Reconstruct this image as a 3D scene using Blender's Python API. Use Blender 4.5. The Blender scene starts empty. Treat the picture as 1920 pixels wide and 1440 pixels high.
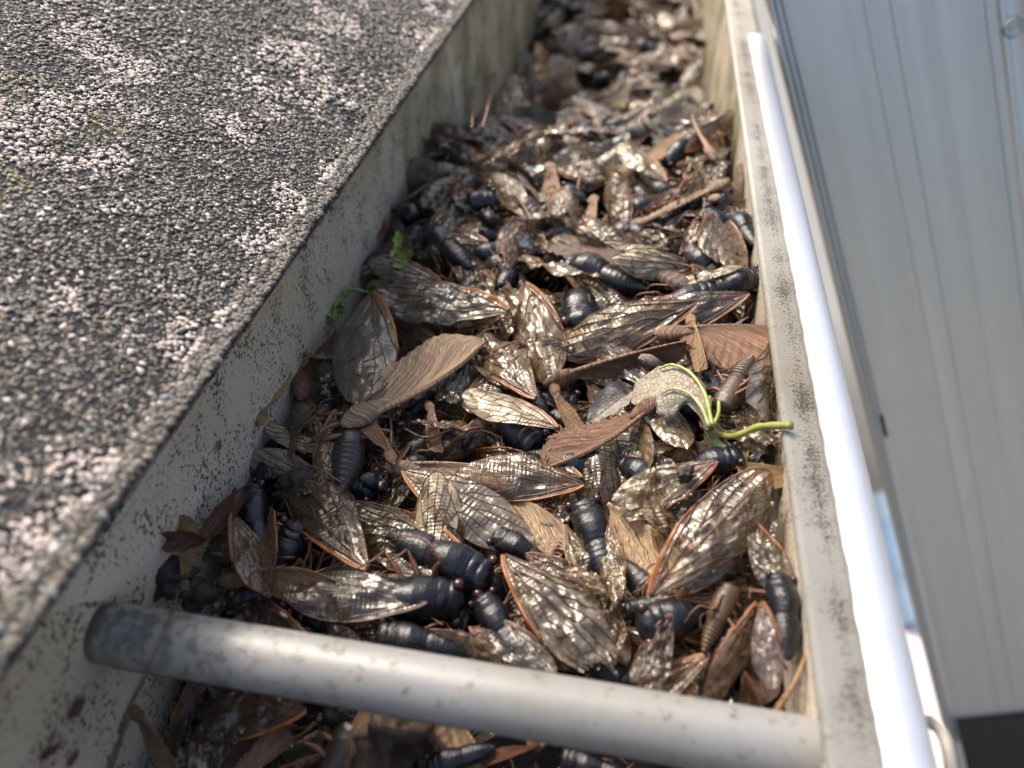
import bpy, math, random
import numpy as np
from mathutils import Matrix, Vector
R = math.radians
K = 0.01                     # everything below is written in centimetres
rnd = random.Random(7)
nrs = np.random.RandomState(11)
scene = bpy.context.scene

# ------------------------------------------------------------ camera, sky, sun, exposure
PITCH, ROLL, YAW = 0.74091544, -0.02325126, 0.18506022
CAM = np.array([8.8409, -5.6688, 11.5581])
FPX = 1397.0                 # focal length in pixels of a 1920 px wide frame
def cam_basis():
    cp, sp, cy, sy = math.cos(PITCH), math.sin(PITCH), math.cos(YAW), math.sin(YAW)
    fwd = np.array([-sy*cp, cy*cp, -sp]); rt = np.array([cy, sy, 0.0]); up = np.cross(rt, fwd)
    r2 = math.cos(ROLL)*rt + math.sin(ROLL)*up; u2 = -math.sin(ROLL)*rt + math.cos(ROLL)*up
    return r2, u2, fwd
CR, CU, CF = cam_basis()
cd = bpy.data.cameras.new('camera'); cam = bpy.data.objects.new('camera', cd)
scene.collection.objects.link(cam); scene.camera = cam
cam.matrix_world = Matrix(((CR[0], CU[0], -CF[0], CAM[0]*K), (CR[1], CU[1], -CF[1], CAM[1]*K),
                           (CR[2], CU[2], -CF[2], CAM[2]*K), (0, 0, 0, 1)))
cd.sensor_width = 36; cd.lens = 36*FPX/1920
cd.clip_start = 0.003; cd.clip_end = 500
cd.dof.use_dof = True; cd.dof.focus_distance = 18.6*K; cd.dof.aperture_fstop = 9.8
SUN_EL, SUN_AZ = R(52), R(-48)          # azimuth measured from +Y towards +X: behind the roof, up the gutter
sd = np.array([math.sin(SUN_AZ)*math.cos(SUN_EL), math.cos(SUN_AZ)*math.cos(SUN_EL), math.sin(SUN_EL)])
world = bpy.data.worlds.new('World'); scene.world = world; world.use_nodes = True
wn = world.node_tree; bgn = wn.nodes['Background']
sky = wn.nodes.new('ShaderNodeTexSky'); sky.sky_type = 'NISHITA'; sky.sun_disc = False
sky.sun_elevation = SUN_EL; sky.sun_rotation = SUN_AZ; sky.air_density = 1.0; sky.dust_density = 6.0; sky.ozone_density = 0.6
wn.links.new(sky.outputs[0], bgn.inputs[0]); bgn.inputs[1].default_value = 0.15
ld = bpy.data.lights.new('sun', 'SUN'); ld.energy = 1.75; ld.angle = R(9); ld.color = (1.0, 0.94, 0.85)
sun = bpy.data.objects.new('sun', ld); scene.collection.objects.link(sun)
sun.rotation_euler = Vector(sd.tolist()).to_track_quat('Z', 'Y').to_euler()
scene.view_settings.view_transform = 'Standard'; scene.view_settings.look = 'None'
scene.view_settings.gamma = 1; scene.view_settings.exposure = 1.08
scene.cycles.transparent_max_bounces = 10; scene.cycles.max_bounces = 6

def at(px, py, z=0.0):
    """world point (cm) on the level z seen at photograph pixel px, py"""
    d = (px-960)*CR + (720-py)*CU + FPX*CF
    return CAM + d*((z-CAM[2])/d[2])
def surf(x, y):
    """mean height of the pile in the gutter"""
    z = -2.75 + 0.25*math.sin(y*.35+x*.4) + 0.02*(x-6)
    if x > 8.6: z += .36*(min(x, 12.3)-8.6)*max(0., min(1., (30-y)/8))
    if y > 23: z -= 4.4*(1-math.exp(-((y-23)/9.0)**2))
    if y < 1.2: z -= min(1.15, (1.2-y)*0.7)
    return z
def ats(px, py, dz=0.0):
    z = -2.7
    for _ in range(14):
        p = at(px, py, z + dz); z = .5*z + .5*surf(p[0], p[1])
    return at(px, py, z+dz)

# ------------------------------------------------------------ mesh helpers
def link(name, me, mat=None, parent=None):
    o = bpy.data.objects.new(name, me); scene.collection.objects.link(o)
    if parent: o.parent = parent
    if mat is not None and me is not None and len(me.materials) == 0: me.materials.append(mat)
    return o
class MB:
    def __init__(s): s.v = []; s.f = []; s.uv = []; s.n = 0; s.mi = []
    def add(s, v, f, uv=None, mi=0):
        v = np.asarray(v, float); s.v.append(v)
        s.uv.append(np.zeros((len(v), 2)) if uv is None else np.asarray(uv, float))
        s.f += [tuple(int(i)+s.n for i in q) for q in f]; s.mi += [mi]*len(f); s.n += len(v); return s
    def mesh(s, name, smooth=True, unit=K):
        me = bpy.data.meshes.new(name); V = np.concatenate(s.v)*unit
        me.from_pydata(V.tolist(), [], s.f)
        me.polygons.foreach_set('use_smooth', [smooth]*len(me.polygons))
        if any(s.mi): me.polygons.foreach_set('material_index', s.mi)
        UV = np.concatenate(s.uv); l = me.uv_layers.new(name='UVMap')
        li = np.zeros(len(me.loops), dtype=np.int32); me.loops.foreach_get('vertex_index', li)
        l.data.foreach_set('uv', UV[li].ravel()); me.update(); return me
    def build(s, name, mat, parent=None, smooth=True, unit=K):
        return link(name, s.mesh(name, smooth, unit), mat, parent)
def grid_faces(nu, nv, keep=None):
    f = []
    for i in range(nu-1):
        for j in range(nv-1):
            if keep is None or keep(i, j):
                a = i*nv+j; f.append((a, a+nv, a+nv+1, a+1))
    return f
def tube(P, rad, n=6, cap=True):
    P = np.asarray(P, float); m = len(P); rad = np.broadcast_to(np.asarray(rad, float), (m,))
    T = np.gradient(P, axis=0) if m > 2 else np.array([P[1]-P[0]]*2); T /= np.linalg.norm(T, axis=1)[:, None]+1e-12
    a = np.array([0, 0, 1.0]) if abs(T[0][2]) < .9 else np.array([1.0, 0, 0])
    N = np.cross(T[0], a); N /= np.linalg.norm(N); V = []; UV = []
    L = np.concatenate([[0], np.cumsum(np.linalg.norm(np.diff(P, axis=0), axis=1))])
    for i in range(m):
        N = N - T[i]*np.dot(N, T[i]); N /= np.linalg.norm(N)+1e-12; B = np.cross(T[i], N)
        for k in range(n):
            t = 2*math.pi*k/n; V.append(P[i]+rad[i]*(math.cos(t)*N+math.sin(t)*B)); UV.append((L[i], k/n))
    F = [(i*n+k, i*n+(k+1) % n, (i+1)*n+(k+1) % n, (i+1)*n+k) for i in range(m-1) for k in range(n)]
    if cap:
        F.append(tuple(range(n))[::-1]); F.append(tuple((m-1)*n+k for k in range(n)))
    return V, F, UV
def spline(P, n):
    """Catmull-Rom through the points"""
    P = np.asarray(P, float); Q = np.vstack([2*P[0]-P[1], P, 2*P[-1]-P[-2]]); out = []
    m = len(P)-1
    for i in range(n):
        t = i/(n-1)*m; k = min(int(t), m-1); u = t-k; a, b, c, d = Q[k:k+4]
        out.append(.5*((2*b)+(c-a)*u+(2*a-5*b+4*c-d)*u*u+(3*b-a-3*c+d)*u**3))
    return np.array(out)
def vnoise(x, y, seed=0):
    """smooth value noise, numpy"""
    rs = np.random.RandomState(seed); T = rs.rand(64, 64)
    xi = np.floor(x).astype(int); yi = np.floor(y).astype(int); fx = x-xi; fy = y-yi
    fx = fx*fx*(3-2*fx); fy = fy*fy*(3-2*fy)
    g = lambda a, b: T[a % 64, b % 64]
    return (g(xi, yi)*(1-fx)+g(xi+1, yi)*fx)*(1-fy)+(g(xi, yi+1)*(1-fx)+g(xi+1, yi+1)*fx)*fy
def fbm(x, y, seed=0, o=4):
    s = 0; a = .5
    for k in range(o): s = s+a*vnoise(x*2**k, y*2**k, seed+k); a *= .5
    return s
def ellipsoid(c, r, nu=10, nv=14):
    V = []; F = []
    for i in range(nu+1):
        t = math.pi*i/nu
        for j in range(nv):
            p = 2*math.pi*j/nv
            V.append((c[0]+r[0]*math.cos(t), c[1]+r[1]*math.sin(t)*math.cos(p), c[2]+r[2]*math.sin(t)*math.sin(p)))
    for i in range(nu):
        for j in range(nv): F.append((i*nv+j, i*nv+(j+1) % nv, (i+1)*nv+(j+1) % nv, (i+1)*nv+j))
    return V, F

def tag(o, label=None, cat=None, group=None, kind=None):
    if label: o['label'] = label
    if cat: o['category'] = cat
    if group: o['group'] = group
    if kind: o['kind'] = kind
    return o
def empty(name, M=None):
    o = bpy.data.objects.new(name, None); o.empty_display_size = .004; scene.collection.objects.link(o)
    if M is not None: o.matrix_world = M
    return o

# ------------------------------------------------------------ materials
def newmat(name):
    m = bpy.data.materials.new(name); m.use_nodes = True; nt = m.node_tree
    p = nt.nodes['Principled BSDF']; out = nt.nodes['Material Output']
    return m, nt, p, out
class NT:
    def __init__(s, nt): s.nt = nt; s.l = nt.links.new
    def n(s, t, **kw):
        o = s.nt.nodes.new(t)
        for k, v in kw.items():
            if k.startswith('i_'):
                o.inputs[k[2:].replace('_', ' ')].default_value = v
            else: setattr(o, k, v)
        return o
    def tex(s, kind='Object', scale=(1, 1, 1)):
        t = s.n('ShaderNodeTexCoord'); m = s.n('ShaderNodeMapping'); m.inputs['Scale'].default_value = scale
        s.l(t.outputs[kind], m.inputs[0]); return m.outputs[0]
    def noise(s, vec, scale, detail=4, rough=.55, dist=0):
        o = s.n('ShaderNodeTexNoise'); o.inputs['Scale'].default_value = scale; o.inputs['Detail'].default_value = detail
        o.inputs['Roughness'].default_value = rough; o.inputs['Distortion'].default_value = dist
        s.l(vec, o.inputs['Vector']); return o.outputs['Fac']
    def ramp(s, fac, stops, interp='LINEAR'):
        o = s.n('ShaderNodeValToRGB'); o.color_ramp.interpolation = interp; e = o.color_ramp.elements
        while len(e) > 1: e.remove(e[-1])
        e[0].position = stops[0][0]; c = stops[0][1]; e[0].color = (c if len(c) == 4 else (*c, 1)) if not np.isscalar(c) else (c, c, c, 1)
        for p, c in stops[1:]:
            x = e.new(p); x.color = (c, c, c, 1) if np.isscalar(c) else ((*c, 1) if len(c) == 3 else c)
        s.l(fac, o.inputs[0]); return o.outputs[0]
    def mix(s, fac, a, b, mode='MIX'):
        o = s.n('ShaderNodeMix', data_type='RGBA', blend_type=mode)
        for sock, v in ((o.inputs[0], fac), (o.inputs[6], a), (o.inputs[7], b)):
            if hasattr(v, 'links') or hasattr(v, 'is_output'): s.l(v, sock)
            else: sock.default_value = v if np.isscalar(v) else ((*v, 1) if len(v) == 3 else v)
        return o.outputs[2]
    def math(s, op, a, b=0.0, clamp=False):
        o = s.n('ShaderNodeMath', operation=op); o.use_clamp = clamp
        for sock, v in ((o.inputs[0], a), (o.inputs[1], b)):
            if hasattr(v, 'is_output'): s.l(v, sock)
            else: sock.default_value = v
        return o.outputs[0]
    def bump(s, h, strength=.5, dist=.01, normal=None):
        o = s.n('ShaderNodeBump'); o.inputs['Strength'].default_value = strength; o.inputs['Distance'].default_value = dist
        s.l(h, o.inputs['Height'])
        if normal is not None: s.l(normal, o.inputs['Normal'])
        return o.outputs[0]

def m_gutter(name, base, dirt_amt, speck=.62, green=.0, rough=.45, band=None, fs=1.0):
    m, nt, p, out = newmat(name); q = NT(nt); v = q.tex('Object')
    big = q.noise(v, 18, 5, .6); col = q.mix(q.ramp(big, [(.35, 0), (.7, 1)]), base, (base[0]*.70, base[1]*.64, base[2]*.54))
    if green:
        g = q.noise(v, 30, 3); t = q.n('ShaderNodeSeparateXYZ'); q.l(v, t.inputs[0])
        far = q.math('MULTIPLY', q.math('SUBTRACT', t.outputs[1], .10), 5.0, True)
        gm = q.math('MULTIPLY', q.ramp(g, [(.38, 0), (.62, 1)]), q.math('ADD', q.math('MULTIPLY', far, green), .06))
        col = q.mix(gm, col, (.16, .17, .06))
    fine = q.noise(v, 900*fs, 3, .7); med = q.noise(v, 90, 4, .65)
    sel = q.math('ADD', q.math('MULTIPLY', fine, .75), q.math('MULTIPLY', med, .45))
    if band:
        t = q.n('ShaderNodeSeparateXYZ'); q.l(v, t.inputs[0])
        d = q.math('ABSOLUTE', q.math('SUBTRACT', t.outputs[0], band[0]*K))
        sel = q.math('ADD', sel, q.math('MULTIPLY', q.math('SUBTRACT', 1.0, q.math('DIVIDE', d, band[1]*K), True), band[2]))
    dm = q.ramp(sel, [(speck, 0), (speck+.05, 1)])
    blot = q.noise(v, 260*fs, 5, .7); dm2 = q.ramp(blot, [(.61, 0), (.66, 1)])
    dm = q.math('MULTIPLY', q.math('MAXIMUM', dm, q.math('MULTIPLY', dm2, .8)), dirt_amt, True)
    col = q.mix(dm, col, (.05, .042, .025))
    q.l(col, p.inputs['Base Color'])
    q.l(q.math('ADD', q.math('MULTIPLY', dm, .4), rough, True), p.inputs['Roughness'])
    h = q.math('ADD', q.math('MULTIPLY', dm, .7), q.math('MULTIPLY', q.noise(v, 450, 4), .5))
    q.l(q.bump(h, .35, .0004), p.inputs['Normal'])
    return m
M_wall = m_gutter('gutter_wall_paint', (.56, .485, .39), .95, .64, .8, .5)
M_lip = m_gutter('gutter_lip_paint', (.37, .352, .305), .85, .705, 0, .42, (13.0, .34, .12), 1.9)
M_tube = m_gutter('tube_finish', (.27, .275, .275), .55, .80, 0, .42)
def tube_extra():
    q = NT(M_tube.node_tree); p = M_tube.node_tree.nodes['Principled BSDF']; p.inputs['Metallic'].default_value = .12
    v = q.tex('Object'); t = q.n('ShaderNodeSeparateXYZ'); q.l(v, t.inputs[0])
    near = q.math('SUBTRACT', 1.0, q.math('MULTIPLY', t.outputs[0], 18.0), True)      # grimy where it meets the back wall
    s = q.math('ADD', q.noise(v, 420, 5, .7), q.math('MULTIPLY', near, .15))
    dm = q.ramp(s, [(.585, 0), (.64, 1)])
    g = q.math('MULTIPLY', q.ramp(q.noise(v, 150, 4), [(.35, .1), (.65, 1)]), near)
    old = p.inputs['Base Color'].links[0].from_socket
    c = q.mix(q.math('MULTIPLY', g, .45), old, (.24, .225, .18)); c = q.mix(q.math('MULTIPLY', dm, .8), c, (.07, .06, .045))
    mot = q.noise(v, 45, 5, .65); c = q.mix(q.ramp(mot, [(.35, 0), (.65, .5)]), c, (.27, .255, .23))
    q.l(c, p.inputs['Base Color']); q.l(q.math('ADD', .30, q.math('MULTIPLY', mot, .3)), p.inputs['Roughness'])
tube_extra()

def m_simple(name, col, rough=.5, metallic=0, noise=0, nscale=40, bump=0, bscale=200, spec=.5, col2=None):
    m, nt, p, out = newmat(name); q = NT(nt); v = q.tex('Object')
    c2 = col2 or tuple(x*(1-noise) for x in col)
    q.l(q.mix(q.ramp(q.noise(v, nscale, 5, .6), [(.35, 0), (.68, 1)]), col, c2), p.inputs['Base Color'])
    p.inputs['Roughness'].default_value = rough; p.inputs['Metallic'].default_value = metallic
    p.inputs['Specular IOR Level'].default_value = spec
    if bump: q.l(q.bump(q.noise(v, bscale, 4), bump, .001), p.inputs['Normal'])
    return m
M_strip = m_simple('bare_metal_strip', (.62, .63, .66), .36, .55, .05, 300, .1, 900)
M_black = m_simple('black_plastic', (.012, .012, .013), .5, 0, .4, 100)
M_ground = m_simple('reflected_ground', (.23, .23, .22), .9, 0, .35, 1.3, .3, 30)
def ground_zones():  # dark near, pale far: zones added to darken the ladder's lower reflections
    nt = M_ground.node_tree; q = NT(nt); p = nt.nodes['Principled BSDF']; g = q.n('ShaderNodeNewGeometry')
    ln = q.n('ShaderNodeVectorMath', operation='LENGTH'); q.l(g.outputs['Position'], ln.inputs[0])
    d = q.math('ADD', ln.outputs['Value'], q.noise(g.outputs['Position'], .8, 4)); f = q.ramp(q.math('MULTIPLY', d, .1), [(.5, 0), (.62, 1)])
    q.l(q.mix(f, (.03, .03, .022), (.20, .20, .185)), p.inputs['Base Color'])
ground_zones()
M_pave = m_simple('pale_paving', (.62, .54, .52), .9, 0, .1, 3)
M_blue = m_simple('blue_sheet', (.02, .075, .15), .5, 0, .3, 4)
M_bolt = m_simple('rivet_metal', (.5, .5, .48), .35, 1, .3, 200)
M_shingle = m_simple('shingle_bitumen', (.03, .03, .032), .85, 0, .5, 200, .5, 900)

def m_alu():
    m, nt, p, out = newmat('ladder_aluminium'); q = NT(nt)
    v = q.tex('UV', (1, 1, 1)); st = q.noise(q.tex('UV', (.25, 14, 1)), 3.0, 5, .65)
    cl = q.noise(q.tex('UV', (.5, 1.2, 1)), .8, 3)
    c = q.mix(q.ramp(st, [(.3, 0), (.7, 1)]), (.60, .60, .575), (.54, .54, .52))
    bd = q.ramp(q.noise(q.tex('UV', (.012, .55, 1)), 1.3, 2), [(.3, .88), (.7, 1.08)]); c = q.mix(1.0, c, bd, 'MULTIPLY')  # soft lengthwise bands imitate reflections, put into the base colour
    sp = q.ramp(q.noise(v, 9, 3, .7), [(.70, 0), (.74, 1)]); c = q.mix(q.math('MULTIPLY', sp, .4), c, (.2, .19, .17))
    q.l(c, p.inputs['Base Color']); p.inputs['Metallic'].default_value = .75
    q.l(q.math('ADD', .30, q.math('MULTIPLY', cl, .22)), p.inputs['Roughness'])
    q.l(q.bump(st, .12, .0008), p.inputs['Normal'])
    return m
M_alu = m_alu()

def m_granule():
    m, nt, p, out = newmat('shingle_granules'); q = NT(nt)
    a = q.n('ShaderNodeVertexColor'); a.layer_name = 'col'; v = q.tex('Object')
    n = q.noise(v, 1500, 4, .6); c = q.mix(q.ramp(n, [(.38, 0), (.7, .35)]), a.outputs[0], (.08, .074, .062))
    q.l(c, p.inputs['Base Color']); p.inputs['Roughness'].default_value = .55
    q.l(q.bump(n, .6, .0004), p.inputs['Normal']); return m
M_granule = m_granule()

def m_chitin():
    m, nt, p, out = newmat('cicada_shell'); q = NT(nt); v = q.tex('Object')
    oi = q.n('ShaderNodeObjectInfo')
    n = q.noise(v, 60, 3, .6); n2 = q.noise(v, 9, 5, .6)
    c = q.mix(q.math('MULTIPLY', q.ramp(n2, [(.55, 0), (.72, 1)]), .17), oi.outputs['Color'], (.10, .09, .08))
    q.l(c, p.inputs['Base Color']); p.inputs['Specular IOR Level'].default_value = .5
    q.l(q.math('ADD', .13, q.math('MULTIPLY', n2, .30)), p.inputs['Roughness'])
    p.inputs['Coat Weight'].default_value = .0
    h = q.math('ADD', q.math('MULTIPLY', n, .45), q.math('MULTIPLY', q.noise(v, 24, 4, .6, 1.2), 1.1)); q.l(q.bump(h, .26, .0006), p.inputs['Normal']); return m
M_chitin = m_chitin()
M_eye = m_simple('cicada_eye', (.04, .012, .009), .16, 0, .5, 300, .05, 900, .7)
M_leg = m_simple('cicada_leg', (.20, .085, .035), .35, 0, .75, 500, .2, 900, .5, (.05, .025, .018))

def m_membrane():
    m, nt, p, out = newmat('wing_membrane'); q = NT(nt)
    oi = q.n('ShaderNodeObjectInfo'); uv = q.tex('UV'); ob = q.tex('Object')
    # rungs: fine corrugation across the wing, patchy
    w = q.n('ShaderNodeTexWave'); w.wave_type = 'BANDS'; w.bands_direction = 'X'; w.inputs['Scale'].default_value = 10
    w.inputs['Distortion'].default_value = 1.6; w.inputs['Detail'].default_value = 1; w.inputs['Detail Scale'].default_value = 3
    q.l(uv, w.inputs['Vector'])
    add = q.n('ShaderNodeVectorMath', operation='ADD'); q.l(uv, add.inputs[0])
    cb = q.n('ShaderNodeCombineXYZ'); q.l(q.math('MULTIPLY', oi.outputs['Random'], 13.0), cb.inputs[0]); q.l(cb.outputs[0], add.inputs[1]); uvr = add.outputs[0]
    patch = q.ramp(q.noise(uvr, 3.4, 1), [(.47, 0), (.62, 1)])
    wr = q.noise(uvr, 7, 3, .45, .5)
    h = q.math('ADD', q.math('MULTIPLY', q.math('MULTIPLY', w.outputs['Fac'], patch), .55), q.math('MULTIPLY', wr, 1.3))
    nrm = q.bump(h, .30, .0012)
    tone = q.ramp(q.noise(uvr, 6, 5, .65), [(.3, .40), (.7, 1.35)])
    col = q.mix(1.0, oi.outputs['Color'], tone, 'MULTIPLY')
    sx = q.n('ShaderNodeSeparateXYZ'); q.l(uv, sx.inputs[0])
    ed = q.ramp(q.math('ADD', q.math('MULTIPLY', sx.outputs[1], 1.0), q.math('MULTIPLY', sx.outputs[0], -.10)), [(.52, 0), (.60, 1)])
    bs = q.ramp(sx.outputs[0], [(.05, 1), (.32, 0)]); col = q.mix(q.math('MULTIPLY', q.math('MAXIMUM', ed, bs), .55), col, (.26, .10, .03))
    p.inputs['Roughness'].default_value = .42; q.l(col, p.inputs['Base Color']); q.l(nrm, p.inputs['Normal'])
    p.inputs['Specular IOR Level'].default_value = .3
    tr = q.n('ShaderNodeBsdfTransparent'); tr.inputs[0].default_value = (.86, .78, .62, 1)
    tl = q.n('ShaderNodeBsdfTranslucent'); q.l(col, tl.inputs[0]); q.l(nrm, tl.inputs[1])
    m0 = q.n('ShaderNodeMixShader'); m0.inputs[0].default_value = .22; q.l(p.outputs[0], m0.inputs[1]); q.l(tl.outputs[0], m0.inputs[2])
    m1 = q.n('ShaderNodeMixShader'); q.l(oi.outputs['Alpha'], m1.inputs[0]); q.l(tr.outputs[0], m1.inputs[1]); q.l(m0.outputs[0], m1.inputs[2])
    fr = q.n('ShaderNodeFresnel'); fr.inputs[0].default_value = 1.5; q.l(nrm, fr.inputs[1])
    gl = q.n('ShaderNodeBsdfGlossy'); gl.inputs['Roughness'].default_value = .27; q.l(nrm, gl.inputs['Normal']); gl.inputs[0].default_value = (1, .95, .86, 1)
    m2 = q.n('ShaderNodeMixShader'); q.l(q.math('ADD', q.math('MULTIPLY', fr.outputs[0], 1.25), .012, True), m2.inputs[0]); q.l(m1.outputs[0], m2.inputs[1]); q.l(gl.outputs[0], m2.inputs[2])
    q.l(m2.outputs[0], out.inputs[0]); return m
M_mem = m_membrane()
def m_vein():
    m, nt, p, out = newmat('wing_vein'); q = NT(nt); oi = q.n('ShaderNodeObjectInfo'); v = q.tex('UV')
    n = q.noise(v, 6, 4); c = q.mix(q.math('MULTIPLY', q.ramp(n, [(.36, 0), (.62, 1)]), .8), oi.outputs['Color'], (.05, .024, .013))
    q.l(c, p.inputs['Base Color']); p.inputs['Roughness'].default_value = .33; return m
M_vein = m_vein()

def m_samara():
    m, nt, p, out = newmat('samara_paper'); q = NT(nt); oi = q.n('ShaderNodeObjectInfo')
    t = q.n('ShaderNodeTexCoord'); s = q.n('ShaderNodeSeparateXYZ'); q.l(t.outputs['UV'], s.inputs[0])
    u, v = s.outputs[0], s.outputs[1]     # u along, v = distance from the thick spine
    wob = q.math('MULTIPLY', q.noise(q.tex('UV'), 5, 3), .12)
    qq = q.math('ADD', q.math('SUBTRACT', u, q.math('MULTIPLY', q.math('POWER', v, .75), .95)), wob)
    cb = q.n('ShaderNodeCombineXYZ'); q.l(q.math('MULTIPLY', qq, 64.0), cb.inputs[0]); q.l(q.math('MULTIPLY', v, 1.4), cb.inputs[1])
    q.l(q.math('MULTIPLY', oi.outputs['Random'], 50.0), cb.inputs[2])
    st = q.noise(cb.outputs[0], 1.0, 5, .62, .3); mm = q.ramp(st, [(.41, 0), (.57, 1)])
    light = q.mix(1.0, oi.outputs['Color'], (1.40, 1.30, 1.17), 'MULTIPLY'); dark = q.mix(1.0, oi.outputs['Color'], (.36, .31, .27), 'MULTIPLY')
    c = q.mix(mm, dark, light); spots = q.ramp(q.noise(q.tex('Object'), 26, 5, .75), [(.62, 0), (.70, 1)])
    c = q.mix(q.math('MULTIPLY', spots, .55), c, (.04, .03, .022))
    q.l(c, p.inputs['Base Color']); p.inputs['Roughness'].default_value = .52
    q.l(q.bump(st, .75, .0011), p.inputs['Normal']); return m
M_samara = m_samara()
def m_leaf(sc):
    m, nt, p, out = newmat('dry_leaf'); q = NT(nt); oi = q.n('ShaderNodeObjectInfo'); v = q.tex('Object')
    n = q.noise(v, 120*sc, 5, .65); c = q.mix(q.ramp(n, [(.35, 0), (.65, 1)]), oi.outputs['Color'], (.10, .075, .05))
    c = q.mix(.55, oi.outputs['Color'], c)
    vo = q.n('ShaderNodeTexVoronoi'); vo.feature = 'DISTANCE_TO_EDGE'; vo.inputs['Scale'].default_value = 330*sc; q.l(v, vo.inputs['Vector'])
    ed = q.ramp(vo.outputs['Distance'], [(0, 1), (.09, 0)]); c = q.mix(q.math('MULTIPLY', ed, .22), c, (.07, .055, .035))
    q.l(c, p.inputs['Base Color']); p.inputs['Roughness'].default_value = .5
    q.l(q.bump(q.math('ADD', n, q.math('MULTIPLY', ed, -.4)), .6, .0008), p.inputs['Normal']); return m
M_leaf = m_leaf(2.2); M_leaf_unit = m_leaf(.045)
def m_obj(name, rough, bump, scale, dark=.5):
    m, nt, p, out = newmat(name); q = NT(nt); oi = q.n('ShaderNodeObjectInfo'); v = q.tex('Object')
    n = q.noise(v, scale, 5, .65); d = q.mix(1.0, oi.outputs['Color'], (dark, dark, dark*.9), 'MULTIPLY')
    q.l(q.mix(q.ramp(n, [(.35, 0), (.68, 1)]), oi.outputs['Color'], d), p.inputs['Base Color']); p.inputs['Roughness'].default_value = rough
    q.l(q.bump(n, bump, .001), p.inputs['Normal']); return m
M_stem = m_obj('plant_stem', .45, .3, 260, .55)
M_litter = m_simple('rotting_litter', (.022, .016, .012), .8, 0, .6, 150, 1.0, 500)
M_clod = m_obj('dark_clod', .7, 1.0, 500, .35)

# ------------------------------------------------------------ gutter, tube, strip, roof, ground, ladder
def extrude_y(prof, y0, y1, n=2, closed=True, uvs=1.0):
    P = np.asarray(prof, float); m = len(P); V = []; UV = []
    for i in range(n):
        y = y0+(y1-y0)*i/(n-1)
        for a in P: V.append((a[0], y, a[1])); UV.append((y*uvs, a[0]))
    F = []
    for i in range(n-1):
        for k in range(m if closed else m-1):
            a = i*m+k; b = i*m+(k+1) % m; F.append((a, b, b+m, a+m))
    if closed: F += [tuple(range(m))[::-1], tuple((n-1)*m+k for k in range(m))]
    return V, F, UV
Y0, Y1 = -14.0, 120.0
g = empty('rain_gutter'); tag(g, 'dirty beige metal rain gutter filled with dead cicadas', 'gutter')
MB().add(*extrude_y([(0, 0.55), (-.09, .55), (-.09, -9.5), (0, -9.5)], Y0, Y1, 2)).build('back_wall', M_wall, g, False)
MB().add(*extrude_y([(0, -9.3), (0, -9.5), (12.75, -9.5), (12.75, -9.3)], Y0, Y1, 2)).build('gutter_floor', M_wall, g, False)
MB().add(*extrude_y([(12.66, -.32), (12.75, -.32), (12.75, -9.3), (12.66, -9.3)], Y0, Y1, 2)).build('front_wall', M_wall, g, False)
def arc(cx, cz, r, a0, a1, n): return [(cx+r*math.cos(R(a0+(a1-a0)*i/n)), cz+r*math.sin(R(a0+(a1-a0)*i/n))) for i in range(n+1)]
lip = arc(12.62, -.14, .14, 270, 90, 9)+[(13.2, .0), (13.6, .0)]+arc(13.6, -.46, .46, 90, 0, 8)+[(14.06, -1.4), (14.0, -1.4), (14.0, -.5), (13.6, -.1), (13.2, -.1), (12.72, -.1), (12.70, -.28)]
MB().add(*extrude_y(lip, Y0, Y1, 2)).build('front_lip', M_lip, g)
st = [(13.24, .02), (13.24, .14), (13.27, .17), (13.58, .17)]+arc(13.58, -.44, .61, 87, 4, 16)+[(14.19, -1.3), (14.17, -1.3), (14.13, -.2), (13.9, .012)]
def strip():
    m = MB(); P = np.array(st); ny = 260; V = []; UV = []
    for i in range(ny):
        y = Y0+(31.6-Y0)*i/(ny-1)
        for k, (x, z) in enumerate(P):
            dx = 0
            if k < 3: dx = .05*(float(vnoise(np.array(y*2.2), np.array(1.5), 5))-.5)+.03*(float(vnoise(np.array(y*9), np.array(3.5), 6))-.5)
            e = .5*max(0, (x-13.24)) if i == ny-1 else 0
            V.append((x+dx, y+e*0.9, z)); UV.append((y, x))
    mm = len(P); F = [(i*mm+k, i*mm+(k+1) % mm, (i+1)*mm+(k+1) % mm, (i+1)*mm+k) for i in range(ny-1) for k in range(mm)]
    F += [tuple(range(mm))[::-1], tuple((ny-1)*mm+k for k in range(mm))]
    o = m.add(V, F, UV).build('metal_strip', M_strip, None, True)
    tag(o, 'bright white metal strip glaring in the sun along the outer lip of the gutter', 'metal strip')
strip()
# tube across the gutter
tb = empty('spacer_tube', Matrix.Translation((0, 0, -1.0*K))); tag(tb, 'pale grey metal spacer tube running across the gutter over the insects', 'tube')
n = 60; a0 = np.linspace(.02, 13.2, n); V, F, UV = tube(np.stack([a0, a0*0, -a0*.022], 1), .56, 40)
MB().add(V, F, UV).build('tube_body', M_tube, tb)
V, F, UV = tube([(.25, -.44, -.41), (12.6, -.44, -.41-.22)], .022, 8); MB().add(V, F, UV).build('seam', M_litter, tb)

# ground far below
ob = MB().add([(-3000, -3000, -310), (3000, -3000, -310), (3000, 3000, -310), (-3000, 3000, -310)], [(0, 1, 2, 3)]).build('ground', M_ground, None, False); tag(ob, kind='structure')

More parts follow.
